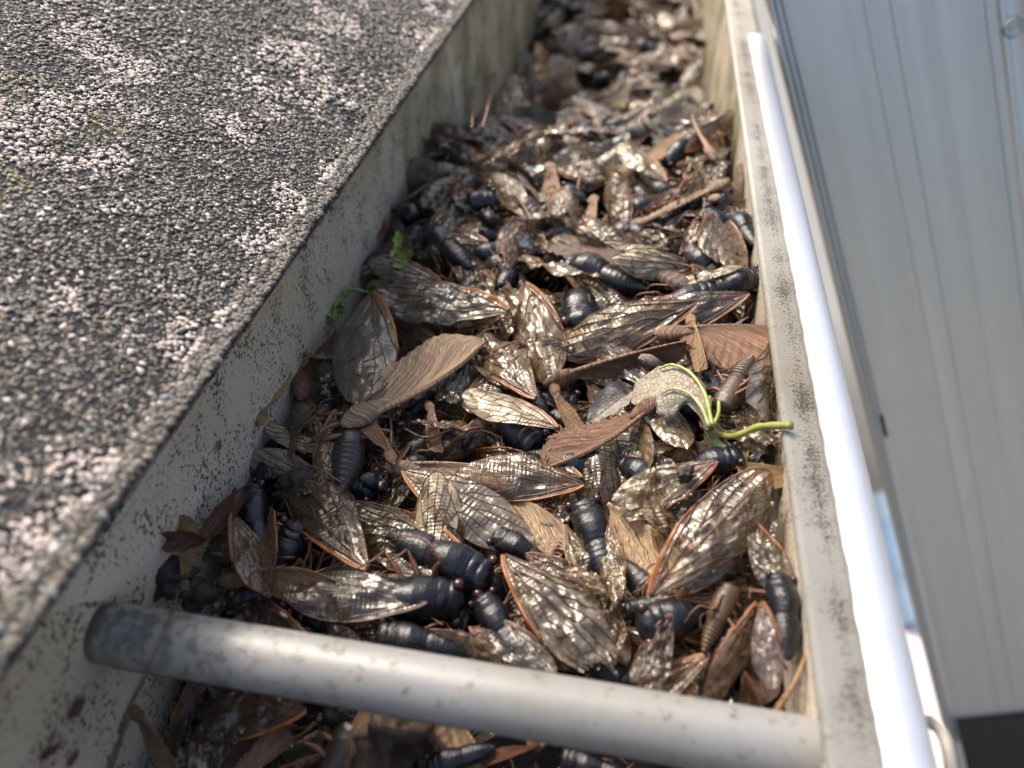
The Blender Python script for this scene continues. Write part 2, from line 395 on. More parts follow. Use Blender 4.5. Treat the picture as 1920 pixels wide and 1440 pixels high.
# roof of granule covered shingle
PIT = R(20); EX, EZ = 1.15, 2.2
def roof_pt(s, y, h=0.0):     # s = distance up the slope from the edge
    return np.stack([EX-s*math.cos(PIT)-h*math.sin(PIT)*-1*-1, y, EZ+s*math.sin(PIT)+h*math.cos(PIT)], -1) if not np.isscalar(s) else np.array([EX-s*math.cos(PIT), y, EZ+s*math.sin(PIT)+h])
rf = empty('shingle_roof'); tag(rf, 'rough grey asphalt shingle roof edge with pinkish lichen overhanging the gutter', 'roof')
sh = MB(); ny = 400; ys = np.linspace(Y0, Y1, ny)
edge = .10*(fbm(ys*.6, ys*0+2.2, 31)-.5)+.05*(vnoise(ys*3.5, ys*0, 32)-.5)
V = []
for i, y in enumerate(ys):
    s0 = edge[i]
    for s, h in ((s0+.05, -.20), (s0, -.05), (s0+.05, 0), (75, 0), (75, -.22)): V.append((EX-s*math.cos(PIT), y, EZ+s*math.sin(PIT)+h))
F = [(i*5+k, i*5+(k+1) % 5, (i+1)*5+(k+1) % 5, (i+1)*5+k) for i in range(ny-1) for k in range(5)]
sh.add(V, F).build('shingle_mat', M_shingle, rf)
MB().add(*extrude_y([(-.12, .5), (-.12, 1.5), (-2.0, 2.1), (-2.0, .5)], Y0, Y1, 2)).build('roof_edge_board', M_wall, rf, False)
def granules():
    ico = np.array([(0, 0, 1), (.894, 0, .447), (.276, .851, .447), (-.724, .526, .447), (-.724, -.526, .447), (.276, -.851, .447),
                    (.724, .526, -.3), (-.276, .851, -.3), (-.894, 0, -.3), (-.276, -.851, -.3), (.724, -.526, -.3)])
    tri = [(0, 1, 2), (0, 2, 3), (0, 3, 4), (0, 4, 5), (0, 5, 1), (1, 6, 2), (2, 7, 3), (3, 8, 4), (4, 9, 5), (5, 10, 1), (6, 7, 2), (7, 8, 3), (8, 9, 4), (9, 10, 5), (10, 6, 1)]
    tri = np.array(tri); rs = np.random.RandomState(3)
    def visible(s, y):
        P = np.stack([EX-s*math.cos(PIT), y, EZ+s*math.sin(PIT)], -1)-CAM
        X = P@CR; Yy = P@CU; Z = P@CF; px = 960+FPX*X/np.maximum(Z, .1); py = 720-FPX*Yy/np.maximum(Z, .1)
        return (Z > 1) & (px > -260) & (px < 2000) & (py > -200) & (py < 1650)
    S = []; Yv = []; Sz = []
    for (ya, yb, den, size) in ((-10, 14, 190, .040), (14, 34, 100, .056), (34, 70, 40, .088), (70, 118, 9, .19)):
        nn = int((yb-ya)*40*den); s = rs.rand(nn)*40*1.0; y = ya+rs.rand(nn)*(yb-ya); k = visible(s, y)
        S.append(s[k]); Yv.append(y[k]); Sz.append(size*(.55+.9*rs.rand(k.sum())**1.5))
    # a ragged edge of granules hanging on the rim
    ye = rs.rand(9000)*60-10; S.append(rs.rand(9000)**1.5*.5-.03); Yv.append(ye); Sz.append(.045*(.5+1.2*rs.rand(9000)))
    S = np.concatenate(S); Yv = np.concatenate(Yv); Sz = np.concatenate(Sz); n = len(S)
    S = S + .10*(fbm(Yv*.6, Yv*0+2.2, 31)-.5)+.02
    # colour by patches: dark, grey-blue, ochre and pinkish white lichen
    a = fbm(S*.55+9, Yv*.45, 41, 5); b = fbm(S*.9, Yv*.9+7, 51, 5)
    r = rs.rand(n); C = np.empty((n, 3))
    base = np.array([(.045, .038, .032), (.085, .072, .056), (.14, .118, .088), (.16, .165, .155), (.22, .19, .135)])
    C[:] = base[rs.choice(5, n, p=[.26, .26, .26, .10, .12])]
    lich = (S > .30) & ((a > .475) & (b > .45) & (r < .78) | (r > .94))
    C[lich] = np.array([.62, .52, .45])*(.35+.8*rs.rand(lich.sum())[:, None]); Sz = Sz*1.0
    och = (~lich) & (fbm(S*.3+3, Yv*.3+1, 61) > .60) & (rs.rand(n) < .35); C[och] = (.24, .19, .08)
    H = .35*Sz + np.where(lich, .02, 0) + .05*(fbm(S*1.6, Yv*1.6, 71)-.5)
    ang = rs.rand(n)*6.283; ca, sa = np.cos(ang), np.sin(ang)
    el = 1+.9*rs.rand(n); fl = np.where(lich, .32, .40)+.3*rs.rand(n)
    J = ico[None]*(1+.6*(rs.rand(n, 11, 1)-.5))
    x = J[..., 0]*(Sz*el)[:, None]; y = J[..., 1]*Sz[:, None]; z = J[..., 2]*(Sz*fl)[:, None]
    X = x*ca[:, None]-y*sa[:, None]+S[:, None]; Y = x*sa[:, None]+y*ca[:, None]+Yv[:, None]; Z = z+H[:, None]
    P = np.stack([EX-X*math.cos(PIT)+Z*math.sin(PIT)*-0, Y, EZ+X*math.sin(PIT)+Z], -1).reshape(-1, 3)*K
    F = (tri[None]+(np.arange(n)*11)[:, None, None]).reshape(-1, 3)
    me = bpy.data.meshes.new('granules'); me.vertices.add(len(P)); me.vertices.foreach_set('co', P.ravel())
    me.loops.add(F.size); me.loops.foreach_set('vertex_index', F.ravel().astype(np.int32)); me.polygons.add(len(F))
    me.polygons.foreach_set('loop_start', np.arange(0, F.size, 3, dtype=np.int32)); me.update(calc_edges=True)
    ca_ = me.color_attributes.new('col', 'FLOAT_COLOR', 'POINT'); CC = np.ones((n, 11, 4)); CC[..., :3] = C[:, None, :]
    ca_.data.foreach_set('color', CC.ravel()); me.validate()
    o = link('granules', me, M_granule, rf); o['kind'] = 'stuff'; print('granules', n)
granules()

# ladder rail
La = np.array([math.sin(R(25)), math.tan(R(-10)), -math.cos(R(25))]); La /= np.linalg.norm(La)
Wa = np.array([1.0, 0, 0]); Wa -= La*(Wa@La); Wa /= np.linalg.norm(Wa); Na = np.cross(La, Wa); Na /= np.linalg.norm(Na)
if Na@(CAM-np.array([18, 20, 0])) < 0: Na = -Na
LP = np.array([14.34, 30.5, 0.3])
ldr = empty('ladder', Matrix.Translation((LP*K).tolist())); tag(ldr, 'grey aluminium ladder leaning against the outer edge of the gutter', 'ladder')
def along(prof, s0, s1, n=2, closed=False):
    m = len(prof); V = []; UV = []
    for i in range(n):
        s = s0+(s1-s0)*i/(n-1)
        d = 0
        for (w, nn_) in prof:
            V.append(La*s+Wa*w+Na*nn_); UV.append((s, w+nn_))
    F = [(i*m+k, i*m+(k+1) % m, (i+1)*m+(k+1) % m, (i+1)*m+k) for i in range(n-1) for k in range(m if closed else m-1)]
    if closed: F += [tuple(range(m))[::-1], tuple((n-1)*m+k for k in range(m))]
    return V, F, UV
loc = MB
def lad(name, mat, prof, s0, s1, closed=False, n=2, smooth=False):
    V, F, UV = along(prof, s0, s1, n, closed); return MB().add(V, F, UV).build(name, mat, ldr, smooth)
def bead(w0, w1, n0, h, k=6): return [(w0+(w1-w0)*i/k, n0+h*math.sin(math.pi*i/k)**.6) for i in range(k+1)]
SE = 48.5
lad('rail_flange', M_alu, [(0, -1.2), (0, .10)]+bead(0, .26, .12, .13)+[(.29, .03)]+bead(.31, .52, .06, .14)+[(.56, -.02), (.84, -.03)], -45, SE+14, smooth=True)
lad('rail_bead', M_alu, bead(.58, .80, -.02, .10), -45, 21.0, smooth=True); lad('bead_plug', M_black, bead(.60, .78, -.02, .07), 21.0, 22.6, smooth=True)
lad('rail_web', M_alu, [(.84, -.03), (1.5, .0), (3.60, .0), (3.615, -.05), (3.665, -.05), (3.68, 0), (4.60, 0), (4.615, -.05), (4.665, -.05), (4.68, 0), (6.2, .0), (6.21, .012), (8.0, .012), (8.02, -.05), (8.07, -.05), (8.09, 0), (8.45, .0)], -45, SE)
lad('rail_flange', M_alu, [(8.45, 0)]+bead(8.5, 8.8, .02, .1)+[(8.84, -.02), (9.4, -.02), (9.5, .1), (9.7, .1), (9.7, -1.2)], -45, SE, smooth=True)
lad('rail_inner_shade', M_black, [(.84, -1.0), (9.7, -1.0)], SE-2, SE+60)  # black sheet set back, standing in for shade inside the ladder
lad('end_cap', M_black, [(.86, .30), (9.7, .30), (9.7, -1.3), (.86, -1.3)], SE-.3, SE+2.6, True)
for sv, wv in ((3.2, 8.95), (34, 8.95)):
    c = La*sv+Wa*wv; m = MB(); V = []; F = []
    for i, (rr, h) in enumerate(((.42, -.02), (.42, .08), (.34, .17), (.30, .17), (.22, .10), (.12, .12), (.01, .12))):
        for k in range(24): V.append(c+rr*(math.cos(k*.2618)*La+math.sin(k*.2618)*Wa)+Na*h)
    F = [(i*24+k, i*24+(k+1) % 24, (i+1)*24+(k+1) % 24, (i+1)*24+k) for i in range(6) for k in range(24)]
    m.add(V, F).build('rivet', M_bolt, ldr)
for i in range(7):   # flange seam screws seen as tiny notches
    pass
# things far below in the yard, seen through the slit
def sheet():
    m = MB(); c = at(1655, 1120, -300); V = []; nn = 24
    for i in range(nn):
        for j in range(nn):
            x, y = (i/(nn-1)-.5)*52, (j/(nn-1)-.5)*75
            V.append((c[0]+x-14, c[1]+y+24, -300+5*float(fbm(np.array(x*.05+9), np.array(y*.05+9), 91))+3*math.sin(x*.3)))
    o = m.add(V, grid_faces(nn, nn)).build('tarpaulin', M_blue); tag(o, 'blue plastic tarpaulin on the ground far below, seen through the slit by the ladder', 'tarpaulin')
sheet()
pv = at(1725, 1260, -296); o = MB().add([(pv[0]+a, pv[1]+b, -309+c) for c in (0, 6) for a, b in ((-26, -80), (70, -80), (70, 30), (-26, 30))], [(3, 2, 1, 0), (4, 5, 6, 7), (0, 1, 5, 4), (1, 2, 6, 5), (2, 3, 7, 6), (3, 0, 4, 7)]).build('paving_slab', M_pave, None, False); tag(o, 'pale pinkish paving slab on the ground, seen through the slit by the ladder', 'paving slab')
# rounded bracket at the bottom of the strip
V, F, UV = tube(spline([at(1742, 1352, -1.5), at(1764, 1372, -1.0), at(1778, 1410, -.9), at(1790, 1500, -1.2)], 14), .10, 12)
o = MB().add(V, F, UV).build('gutter_hook', M_lip); tag(o, 'small curved metal hook under the white strip near the bottom of the ladder', 'hook')

# ------------------------------------------------------------ wings
OUT_TOP = [(0, .012), (.05, .045), (.12, .075), (.25, .112), (.42, .142), (.58, .145), (.72, .118), (.84, .072), (.93, .015), (.98, -.05), (1.0, -.095)]
OUT_BOT = [(0, -.012), (.06, -.045), (.15, -.095), (.27, -.155), (.38, -.205), (.47, -.245), (.58, -.268), (.70, -.262), (.82, -.228), (.91, -.185), (.97, -.14), (1.0, -.10)]
NAR = .88
OUT_TOP = [(x, y*NAR) for x, y in OUT_TOP]; OUT_BOT = [(x, y*NAR) for x, y in OUT_BOT]
TX, TY = zip(*OUT_TOP); BX, BY = zip(*OUT_BOT)
VEINS = [([(0, 0), (.10, .022), (.22, .062), (.36, .095), (.48, .112), (.56, .140)], .0075),
         ([(.02, .0), (.10, .008), (.14, .0), (.26, .012), (.38, .018), (.50, .035), (.62, .062), (.75, .072), (.88, .040)], .0050),
         ([(.50, .035), (.56, .012), (.66, .008), (.78, .005), (.90, -.015), (.965, -.025)], .0042),
         ([(.26, .012), (.36, -.03), (.47, -.045), (.56, -.058), (.68, -.062), (.80, -.078), (.93, -.10), (.985, -.10)], .0046),
         ([(.56, -.058), (.64, -.100), (.76, -.130), (.88, -.160), (.95, -.158)], .0040),
         ([(.14, -.0), (.22, -.04), (.34, -.085), (.44, -.112), (.54, -.135), (.64, -.168), (.75, -.205), (.84, -.222)], .0046),
         ([(.44, -.112), (.49, -.165), (.56, -.20), (.63, -.262)], .0040),
         ([(.01, -.008), (.10, -.045), (.20, -.085), (.31, -.135), (.40, -.18), (.47, -.243)], .0052),
         ([(.62, .062), (.66, .008)], .0034), ([(.66, .008), (.68, -.062)], .0034), ([(.64, -.100), (.64, -.168)], .0034),
         ([(.78, .005), (.80, -.078)], .0034), ([(.75, .072), (.90, -.015)], .0030), ([(.76, -.130), (.80, -.078)], .0030), ([(.34, -.085), (.36, -.03)], .0034), ([(.49, -.165), (.40, -.18)], .003)]
VEINS = [([(x, y*NAR) for x, y in p], r) for p, r in VEINS]
VPTS = np.concatenate([spline(p, 22) for p, r in VEINS])
VPTS = np.vstack([VPTS, np.stack([np.array(TX), np.array(TY)], 1), np.stack([np.array(BX), np.array(BY)], 1)])
def wing_height(x, y, P):
    camber, twist, curl, crum, seed = P
    yc = y+.05
    z = -camber*(yc/.2)**2*.10*(x*1.2).clip(0, 1) if isinstance(x, np.ndarray) else -camber*(yc/.2)**2*.10*min(1, x*1.2)
    z = z - twist*yc*x*.8 - curl*x**3*.25 + .02*np.sin(3*x)
    n = fbm(np.asarray(x*7+seed*3.1), np.asarray(y*7*1.6+seed), 100+seed, 3)-.47
    n2 = fbm(np.asarray(x*22+seed), np.asarray(y*34+seed), 140+seed, 2)-.37
    return z+crum*(n*.15+n2*.018)*np.minimum(1, np.asarray(x)*3)
def wing_cut(tear, seed):
    if not tear: return lambda x, y: True
    return lambda x, y: x < (1-tear) + .16*(float(vnoise(np.array(y*22.0+30), np.array(seed*1.7), 200+seed))-.5) + .05*(float(vnoise(np.array(y*90.0+90), np.array(seed*2.7), 210+seed))-.5)
def make_wing(P, tear, side, nx=76, ny=30):
    """unit wing: base at the origin, tip at +x, thick front edge on the +y side (side=1) or -y (side=-1)"""
    xs = (np.linspace(0, 1, nx)**.92)[:, None]*np.ones((1, ny)); t = np.linspace(0, 1, ny)[None, :]*np.ones((nx, 1))
    top = np.interp(xs, TX, TY); bot = np.interp(xs, BX, BY); Y = bot+(top-bot)*t
    Z = wing_height(xs, Y, P)
    D = np.min(np.hypot(xs.ravel()[:, None]-VPTS[None, :, 0], Y.ravel()[:, None]-VPTS[None, :, 1]), axis=1).reshape(nx, ny)
    Z = Z+.034*np.sqrt(D+4e-5)*(1 if P[4] % 2 else -1)
    cut = wing_cut(tear, P[4]); keep = lambda i, j: cut(xs[i, j], Y[i, j])
    V = np.stack([xs, Y*side, Z], -1).reshape(-1, 3); UV = np.stack([xs, Y*1.0+.5], -1).reshape(-1, 2)
    f = grid_faces(nx, ny, keep); f = [q[::-1] for q in f] if side < 0 else f
    mem = MB().add(V, f, UV).mesh('membrane', unit=1)
    mv = MB(); ve = MB()
    def run(pts, r0, r1, n, k, mb, lift=.004):
        Q = spline(pts, n); q = [p for p in Q if cut(p[0], p[1])]
        if len(q) < 3: return
        q = np.array(q); z = wing_height(q[:, 0], q[:, 1], P)+lift
        V, F, UV_ = tube(np.stack([q[:, 0], q[:, 1]*side, z], 1), np.linspace(r0, r1, len(q)), k); mb.add(V, F, UV_)
    for p, r in VEINS: run(p, r*1.12, r*.75, 12 if len(p) < 4 else 26, 5, ve)
    run(OUT_BOT, .0036, .0028, 34, 5, ve, .002)
    run(OUT_TOP[:6], .0115, .0060, 26, 7, mv); run([(.0, .0), (.1, .045), (.25, .088), (.42, .122), (.56, .136)], .0065, .0045, 22, 5, mv)
    run(OUT_TOP[5:], .0060, .0036, 22, 5, ve, .003)
    V, F = ellipsoid((.12, .012, .006), (.048, .016, .008), 8, 8); V = [(a, b*side, c+float(wing_height(.12, .0, P))) for a, b, c in V]; ve.add(V, F, mi=1)
    vm = ve.mesh('vein_network', unit=1); mm = mv.mesh('leading_edge', unit=1)
    mem.materials.append(M_mem); vm.materials.append(M_vein); vm.materials.append(M_chitin); mm.materials.append(M_vein)
    return mem, vm, mm
WV = {}
WP = {0: ((.9, .1, .1, .35, 1), 0), 1: ((1.2, -.15, .25, .55, 2), 0), 2: ((.6, .2, -.1, .9, 3), 0), 3: ((1.0, 0, .3, .85, 4), .10),
      4: ((.8, .1, .2, 1.3, 5), .18), 5: ((1.6, .1, .4, .5, 6), 0), 6: ((.4, -.1, 0, .9, 7), .10), 7: ((1.3, .2, -.2, 1.9, 8), .24)}
def wing_mesh(v, side):
    if (v, side) not in WV: WV[(v, side)] = make_wing(*WP[v], side)
    return WV[(v, side)]
TONE = {'amber': (.19, .095, .030, .46), 'olive': (.115, .078, .034, .36), 'smoke': (.072, .050, .032, .42), 'silver': (.22, .19, .15, .52), 'pale': (.42, .33, .21, .76),
        'gold': (.24, .155, .068, .52), 'dark': (.045, .033, .024, .65), 'glass': (.10, .10, .07, .30), 'brown': (.11, .065, .035, .85)}
VTONE = {'orange': (.42, .15, .035, 1), 'rust': (.27, .09, .03, 1), 'brown': (.13, .065, .035, 1), 'tan': (.32, .19, .09, 1)}
def frame(p0, p1, roll=0.0, up=None, scale=None):
    """matrix (metres) with origin p0, x towards p1, z as near as can be to half way between straight up and the viewer's side, then rolled"""
    p0 = np.asarray(p0, float); p1 = np.asarray(p1, float); x = p1-p0; L = np.linalg.norm(x); x /= L
    u = np.array([0, -.35, 1.0]) if up is None else np.asarray(up, float)
    z = u-x*(u@x); z /= np.linalg.norm(z); y = np.cross(z, x)
    c, s = math.cos(R(roll)), math.sin(R(roll)); y, z = c*y+s*z, -s*y+c*z
    L = (L if scale is None else scale)*K
    return Matrix(((x[0]*L, y[0]*L, z[0]*L, p0[0]*K), (x[1]*L, y[1]*L, z[1]*L, p0[1]*K), (x[2]*L, y[2]*L, z[2]*L, p0[2]*K), (0, 0, 0, 1)))
def child(name, me, parent, M=None, col=None):
    o = bpy.data.objects.new(name, me); scene.collection.objects.link(o); o.parent = parent
    if M is not None: o.matrix_basis = M
    if col is not None: o.color = col
    return o
def jit(c, a=.12):
    k = 1+rnd.uniform(-a, a); return (c[0]*k, c[1]*k*(1+rnd.uniform(-.04, .04)), c[2]*k*(1+rnd.uniform(-.08, .08)), c[3])
def wing_parts(root, v, side, tone, vt):
    mem, vm, mm = wing_mesh(v, side); c = jit(VTONE[vt])
    child('vein_network', vm, root, None, (c[0]*.20, c[1]*.22, c[2]*.30, 1)); child('leading_edge', mm, root, None, c)
def wing_thing(p0, p1, side, tone, vt, v, roll, label, group='loose cicada wings in the gutter'):
    root = empty('cicada_wing', frame(p0, p1, roll)); tag(root, label, 'insect wing', group)
    child('membrane', wing_mesh(v, side)[0], root, None, jit(TONE[tone])); wing_parts(root, v, side, tone, vt); return root
def wing_child(parent, p0, p1, side, tone='olive', vt='orange', v=0, roll=0):
    M = parent.matrix_world.inverted() @ frame(p0, p1, roll)
    w = child('forewing', wing_mesh(v, side)[0], parent, M, jit(TONE[tone])); wing_parts(w, v, side, tone, vt); return w

# ------------------------------------------------------------ cicada bodies (unit length, head at the origin, tail at +x)
ST = np.array([(-.012, .02, .01, -.03), (0, .065, .05, -.07), (.03, .115, .085, -.10), (.06, .145, .10, -.125), (.10, .158, .115, -.135), (.128, .155, .118, -.14), (.135, .151, .117, -.14),
      (.145, .156, .124, -.14), (.20, .170, .15, -.145), (.25, .178, .155, -.15), (.262, .172, .150, -.15), (.275, .174, .156, -.15), (.33, .182, .195, -.15), (.40, .178, .212, -.15), (.47, .150, .190, -.15),
      (.515, .145, .162, -.14), (.535, .140, .145, -.138), (.55, .144, .143, -.136), (.60, .148, .142, -.135), (.70, .140, .132, -.122), (.80, .115, .108, -.098), (.88, .084, .080, -.074), (.95, .048, .048, -.042), (.99, .022, .028, -.02), (1.0, .004, .01, -.004)])
ST[:, 1] *= .95
ST[:, 0] = np.where(ST[:, 0] <= .275, ST[:, 0]*.68, np.where(ST[:, 0] < .515, .187+(ST[:, 0]-.275)*(.515-.187)/.24, ST[:, 0]))
def body_mesh(seed, plump=1.0, part=(0, 1)):
    xs = np.concatenate([np.linspace(-.012, .52, 62), np.linspace(.528, 1.0, 66)]); xs = xs[(xs >= part[0]-.02) & (xs <= part[1])]
    n = 32; V = []; rs = np.random.RandomState(seed)
    for x in xs:
        hw, zt, zb = (np.interp(x, ST[:, 0], ST[:, k]) for k in (1, 2, 3))
        if x > .54:
            ph = ((x-.54)/.052) % 1; r = 1+.026*(ph-.5)*(1 if x < .96 else 0); hw *= r*plump; zt *= r*plump; zb *= r*plump
        if len(V) == 0 and part[0] > 0 or (part[1] < 1 and x == xs[-1]): hw *= .55; zt *= .55; zb *= .55
        zc = (zt+zb)/2; h = (zt-zb)/2
        for k in range(n):
            t = 2*math.pi*k/n; c, s = math.cos(t), math.sin(t)
            y = hw*(abs(c)**.92)*(1 if c > 0 else -1); z = zc+h*(abs(s)**.92)*(1 if s > 0 else -1)
            if .10 < x < .18 and s > 0: z -= .014*abs(math.sin(y*26+(x-.2)*22*(1 if y > 0 else -1)))          # folds of the neck shield
            if .20 < x < .50 and s > .3: z -= .006*math.exp(-((abs(y)-.05-.05*(x-.28))/.014)**2)
            if x < .07 and s > 0: z += .010*math.cos(y*60)*(1-x*12)
            if x > .54 and s < -.2: z += .012*math.cos(x*120)
            V.append((x, y, z))
    V = np.array(V); m = len(xs)
    V += (rs.rand(*V.shape)-.5)*.0010
    F = [(i*n+k, i*n+(k+1) % n, (i+1)*n+(k+1) % n, (i+1)*n+k) for i in range(m-1) for k in range(n)]
    F = [q[::-1] for q in F]; F += [tuple(range(n)), tuple((m-1)*n+k for k in range(n))[::-1]]
    me = MB().add(V, F).mesh('cicada_body', unit=1); me.materials.append(M_chitin); return me
BODY = [body_mesh(1), body_mesh(2, .85), body_mesh(3, 1.12)]
ABD = body_mesh(4, 1.1, (.545, 1.0)); THX = body_mesh(5, 1.0, (0, .54))
m = MB(); m.add(*ellipsoid((0, 0, 0), (.044, .044, .046), 12, 16)); EYE = m.mesh('eye', unit=1); EYE.materials.append(M_eye)
def leg_mesh(seed, side, up):
    rs = np.random.RandomState(seed); j = lambda a: (rs.rand()-.5)*a
    P = [(0, 0, 0), (.05+j(.06), .10*side, .03*up+j(.04)), (.10+j(.12), .21*side+j(.05), (.08+j(.08))*up), (.22+j(.22), .25*side+j(.12), (-.02+j(.16))*up), (.38+j(.2), .24*side+j(.14), (-.08+j(.1))*up)]
    m = MB(); V, F, UV = tube(spline(P[:3], 8), np.array([.016, .021, .024, .025, .023, .019, .015, .012]), 7); m.add(V, F, UV)
    V, F, UV = tube(spline(P[2:5], 12), np.concatenate([np.linspace(.0125, .010, 7), np.linspace(.008, .005, 5)]), 6); m.add(V, F, UV)
    q = spline(P[2:5], 12)
    for i in range(2, 8):      # spines
        a = q[i]; b = a+np.array([.018, .012*side*(1 if i % 2 else -1), .012]); m.add(*tube([a, b], [.003, .0006], 3))
    me = m.mesh('leg', unit=1); me.materials.append(M_leg); return me
LEGS = {(k, s, u): leg_mesh(20+k*2+s+u*7, s, u) for k in range(4) for s in (-1, 1) for u in (1, -1)}
BLACK = (.0058, .0064, .0085, 1); BROWNB = (.07, .042, .026, 1)
def cicada(p0, p1, label, roll=0, wings=(), auto=None, legs=6, col=BLACK, body=None, eyes=2, group='dead cicadas in the gutter', up=None, name='dead_cicada', cat='cicada'):
    """p0 head, p1 tail; wings: tuples (base, tip, side, tone, vein tone, variant, roll) in world cm; auto: (tone, vt, spread deg, variant) for folded wings"""
    root = empty(name, frame(p0, p1, roll, up)); tag(root, label, cat, group)
    me = body or rnd.choice(BODY); child('body', me, root, None, jit(col, .2))
    if eyes:
        for s in (-1, 1): child('eye', EYE, root, Matrix.Translation((.038, .142*s, .036)))
    und = 1
    for k in range(legs):
        s = 1 if k % 2 else -1; x = (.20, .33, .46)[k//2]
        child('leg', LEGS[(rnd.randrange(4), s, rnd.choice((1, -1)))], root, Matrix.Translation((x, .07*s, -.12)) @ Matrix.Rotation(R(rnd.uniform(-35, 35)), 4, 'Z') @ Matrix.Rotation(math.pi if rnd.random() < .5 else 0, 4, 'X') if False else Matrix.Translation((x, .07*s, -.11)) @ Matrix.Rotation(R(rnd.uniform(-40, 40)), 4, 'Z'))
    for w in wings: wing_child(root, *w)
    if auto:
        tone, vt, spread, v = auto
        for s in (-1, 1):
            sp = spread if np.isscalar(spread) else spread[0 if s < 0 else 1]
            if sp is None: continue
            # side: the front edge faces outwards
            M = Matrix.Translation((.34, .150*s, .11)) @ Matrix.Rotation(R(sp)*s, 4, 'Z') @ Matrix.Rotation(R(-36)*s, 4, 'X') @ Matrix.Scale(1.2, 4)
            w = child('forewing', wing_mesh(v, s)[0], root, M, jit(TONE[tone])); wing_parts(w, v, s, tone, vt)
    return root

# ------------------------------------------------------------ maple seeds (samaras)
def samara_mesh(seed, bend=.15, wide=1.0, fray=0.0, full=False):
    rs = np.random.RandomState(seed); nu, nv = 70, 22
    u = np.linspace(0, 1, nu); V = []; UV = []
    spx = .10+.90*u; spy = .055+bend*np.sin(u*2.4)*.5
    w = np.interp(u, [0, .08, .2, .4, .6, .78, .9, .97, 1], [.05, .06, .13, .23, .295, .31, .27, .17, .05] if not full else [.12, .21, .25, .27, .285, .29, .25, .16, .04])*wide
    n1 = fbm(u*6+seed, u*0+1, 300+seed)-.47
    keepv = {}
    for i in range(nu):
        for j in range(nv):
            t = j/(nv-1); d = w[i]*t
            lag = .10*t*t*math.sin(u[i]*3.1)
            x = spx[i]-lag*.6+ (0.02*math.sin(40*t) if fray else 0)*u[i]; y = spy[i]-d
            z = .028*math.exp(-(t/.10)**2) - .05*bend*t*t + .05*float(n1[i])*t + .055*(float(vnoise(np.array(u[i]*4+seed), np.array(t*2.0), 310+seed))-.5)*t + .006*math.sin(u[i]*95-6*t)*t
            V.append((x, y, z)); UV.append((u[i], t))
    cutf = lambda i, j: (not fray) or (j/(nv-1) < 1-fray*rs.rand() if (i % 3) else j/(nv-1) < 1-fray*1.6*rs.rand())
    me = MB().add(V, grid_faces(nu, nv, cutf), UV)
    V, F, U2 = tube(np.stack([spx, spy+.002, .012+0*u], 1), np.interp(u, [0, .3, 1], [.020, .016, .006]), 7); me.add(V, F, [(a, 0.02) for a, b in U2])
    wing = me.mesh('seed_wing', unit=1); wing.materials.append(M_samara)
    V = []; F = []; n = 18; m_ = 20
    for i in range(m_+1):
        t = i/m_; x = .30*t-.04; r = .078*math.sin(math.pi*min(1, t*.96+.02))**.75*(1-.25*t)
        for k in range(n):
            a = 2*math.pi*k/n; rr = r*(1+.06*math.cos(a*7+seed)); V.append((x, .012+rr*math.cos(a)+.03*t, rr*.62*math.sin(a)+.004))
    F = [(i*n+k, (i+1)*n+k, (i+1)*n+(k+1) % n, i*n+(k+1) % n) for i in range(m_) for k in range(n)]
    F = [q[::-1] for q in F]
    nut = MB().add(V, F, [(a[0]*2, .3+abs(a[1])) for a in V]).mesh('seed_pod', unit=1); nut.materials.append(M_samara)
    return wing, nut
SAM = [samara_mesh(1, .12), samara_mesh(2, .3, .9), samara_mesh(3, -.1, .8), samara_mesh(4, .2, 1.05, .18), samara_mesh(5, .05, .62), samara_mesh(6, .16, .92, 0, True), samara_mesh(9, .12, 1.35)]
def mirror(me):
    n = me.copy(); c = np.zeros(len(n.vertices)*3); n.vertices.foreach_get('co', c); c = c.reshape(-1, 3); c[:, 1] *= -1
    n.vertices.foreach_set('co', c.ravel()); n.flip_normals(); n.update(); return n
SAMM = [(mirror(a), mirror(b)) for a, b in SAM]
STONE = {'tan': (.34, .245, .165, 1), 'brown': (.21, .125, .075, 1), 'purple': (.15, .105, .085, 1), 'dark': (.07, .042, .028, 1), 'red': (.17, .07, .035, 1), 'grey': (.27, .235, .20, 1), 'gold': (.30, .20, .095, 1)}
def samara(p0, p1, side, tone, v, roll, label, group='fallen maple seeds in the gutter'):
    """p0 pod end, p1 wing tip; side=1: thick spine on the left of that direction"""
    W, N = (SAM if side > 0 else SAMM)[v]; root = empty('maple_seed', frame(p0, p1, roll)); tag(root, label, 'maple seed', group)
    c = jit(STONE[tone]); child('seed_wing', W, root, None, c); child('seed_pod', N, root, None, tuple(x*.8 for x in c[:3])+(1,)); return root

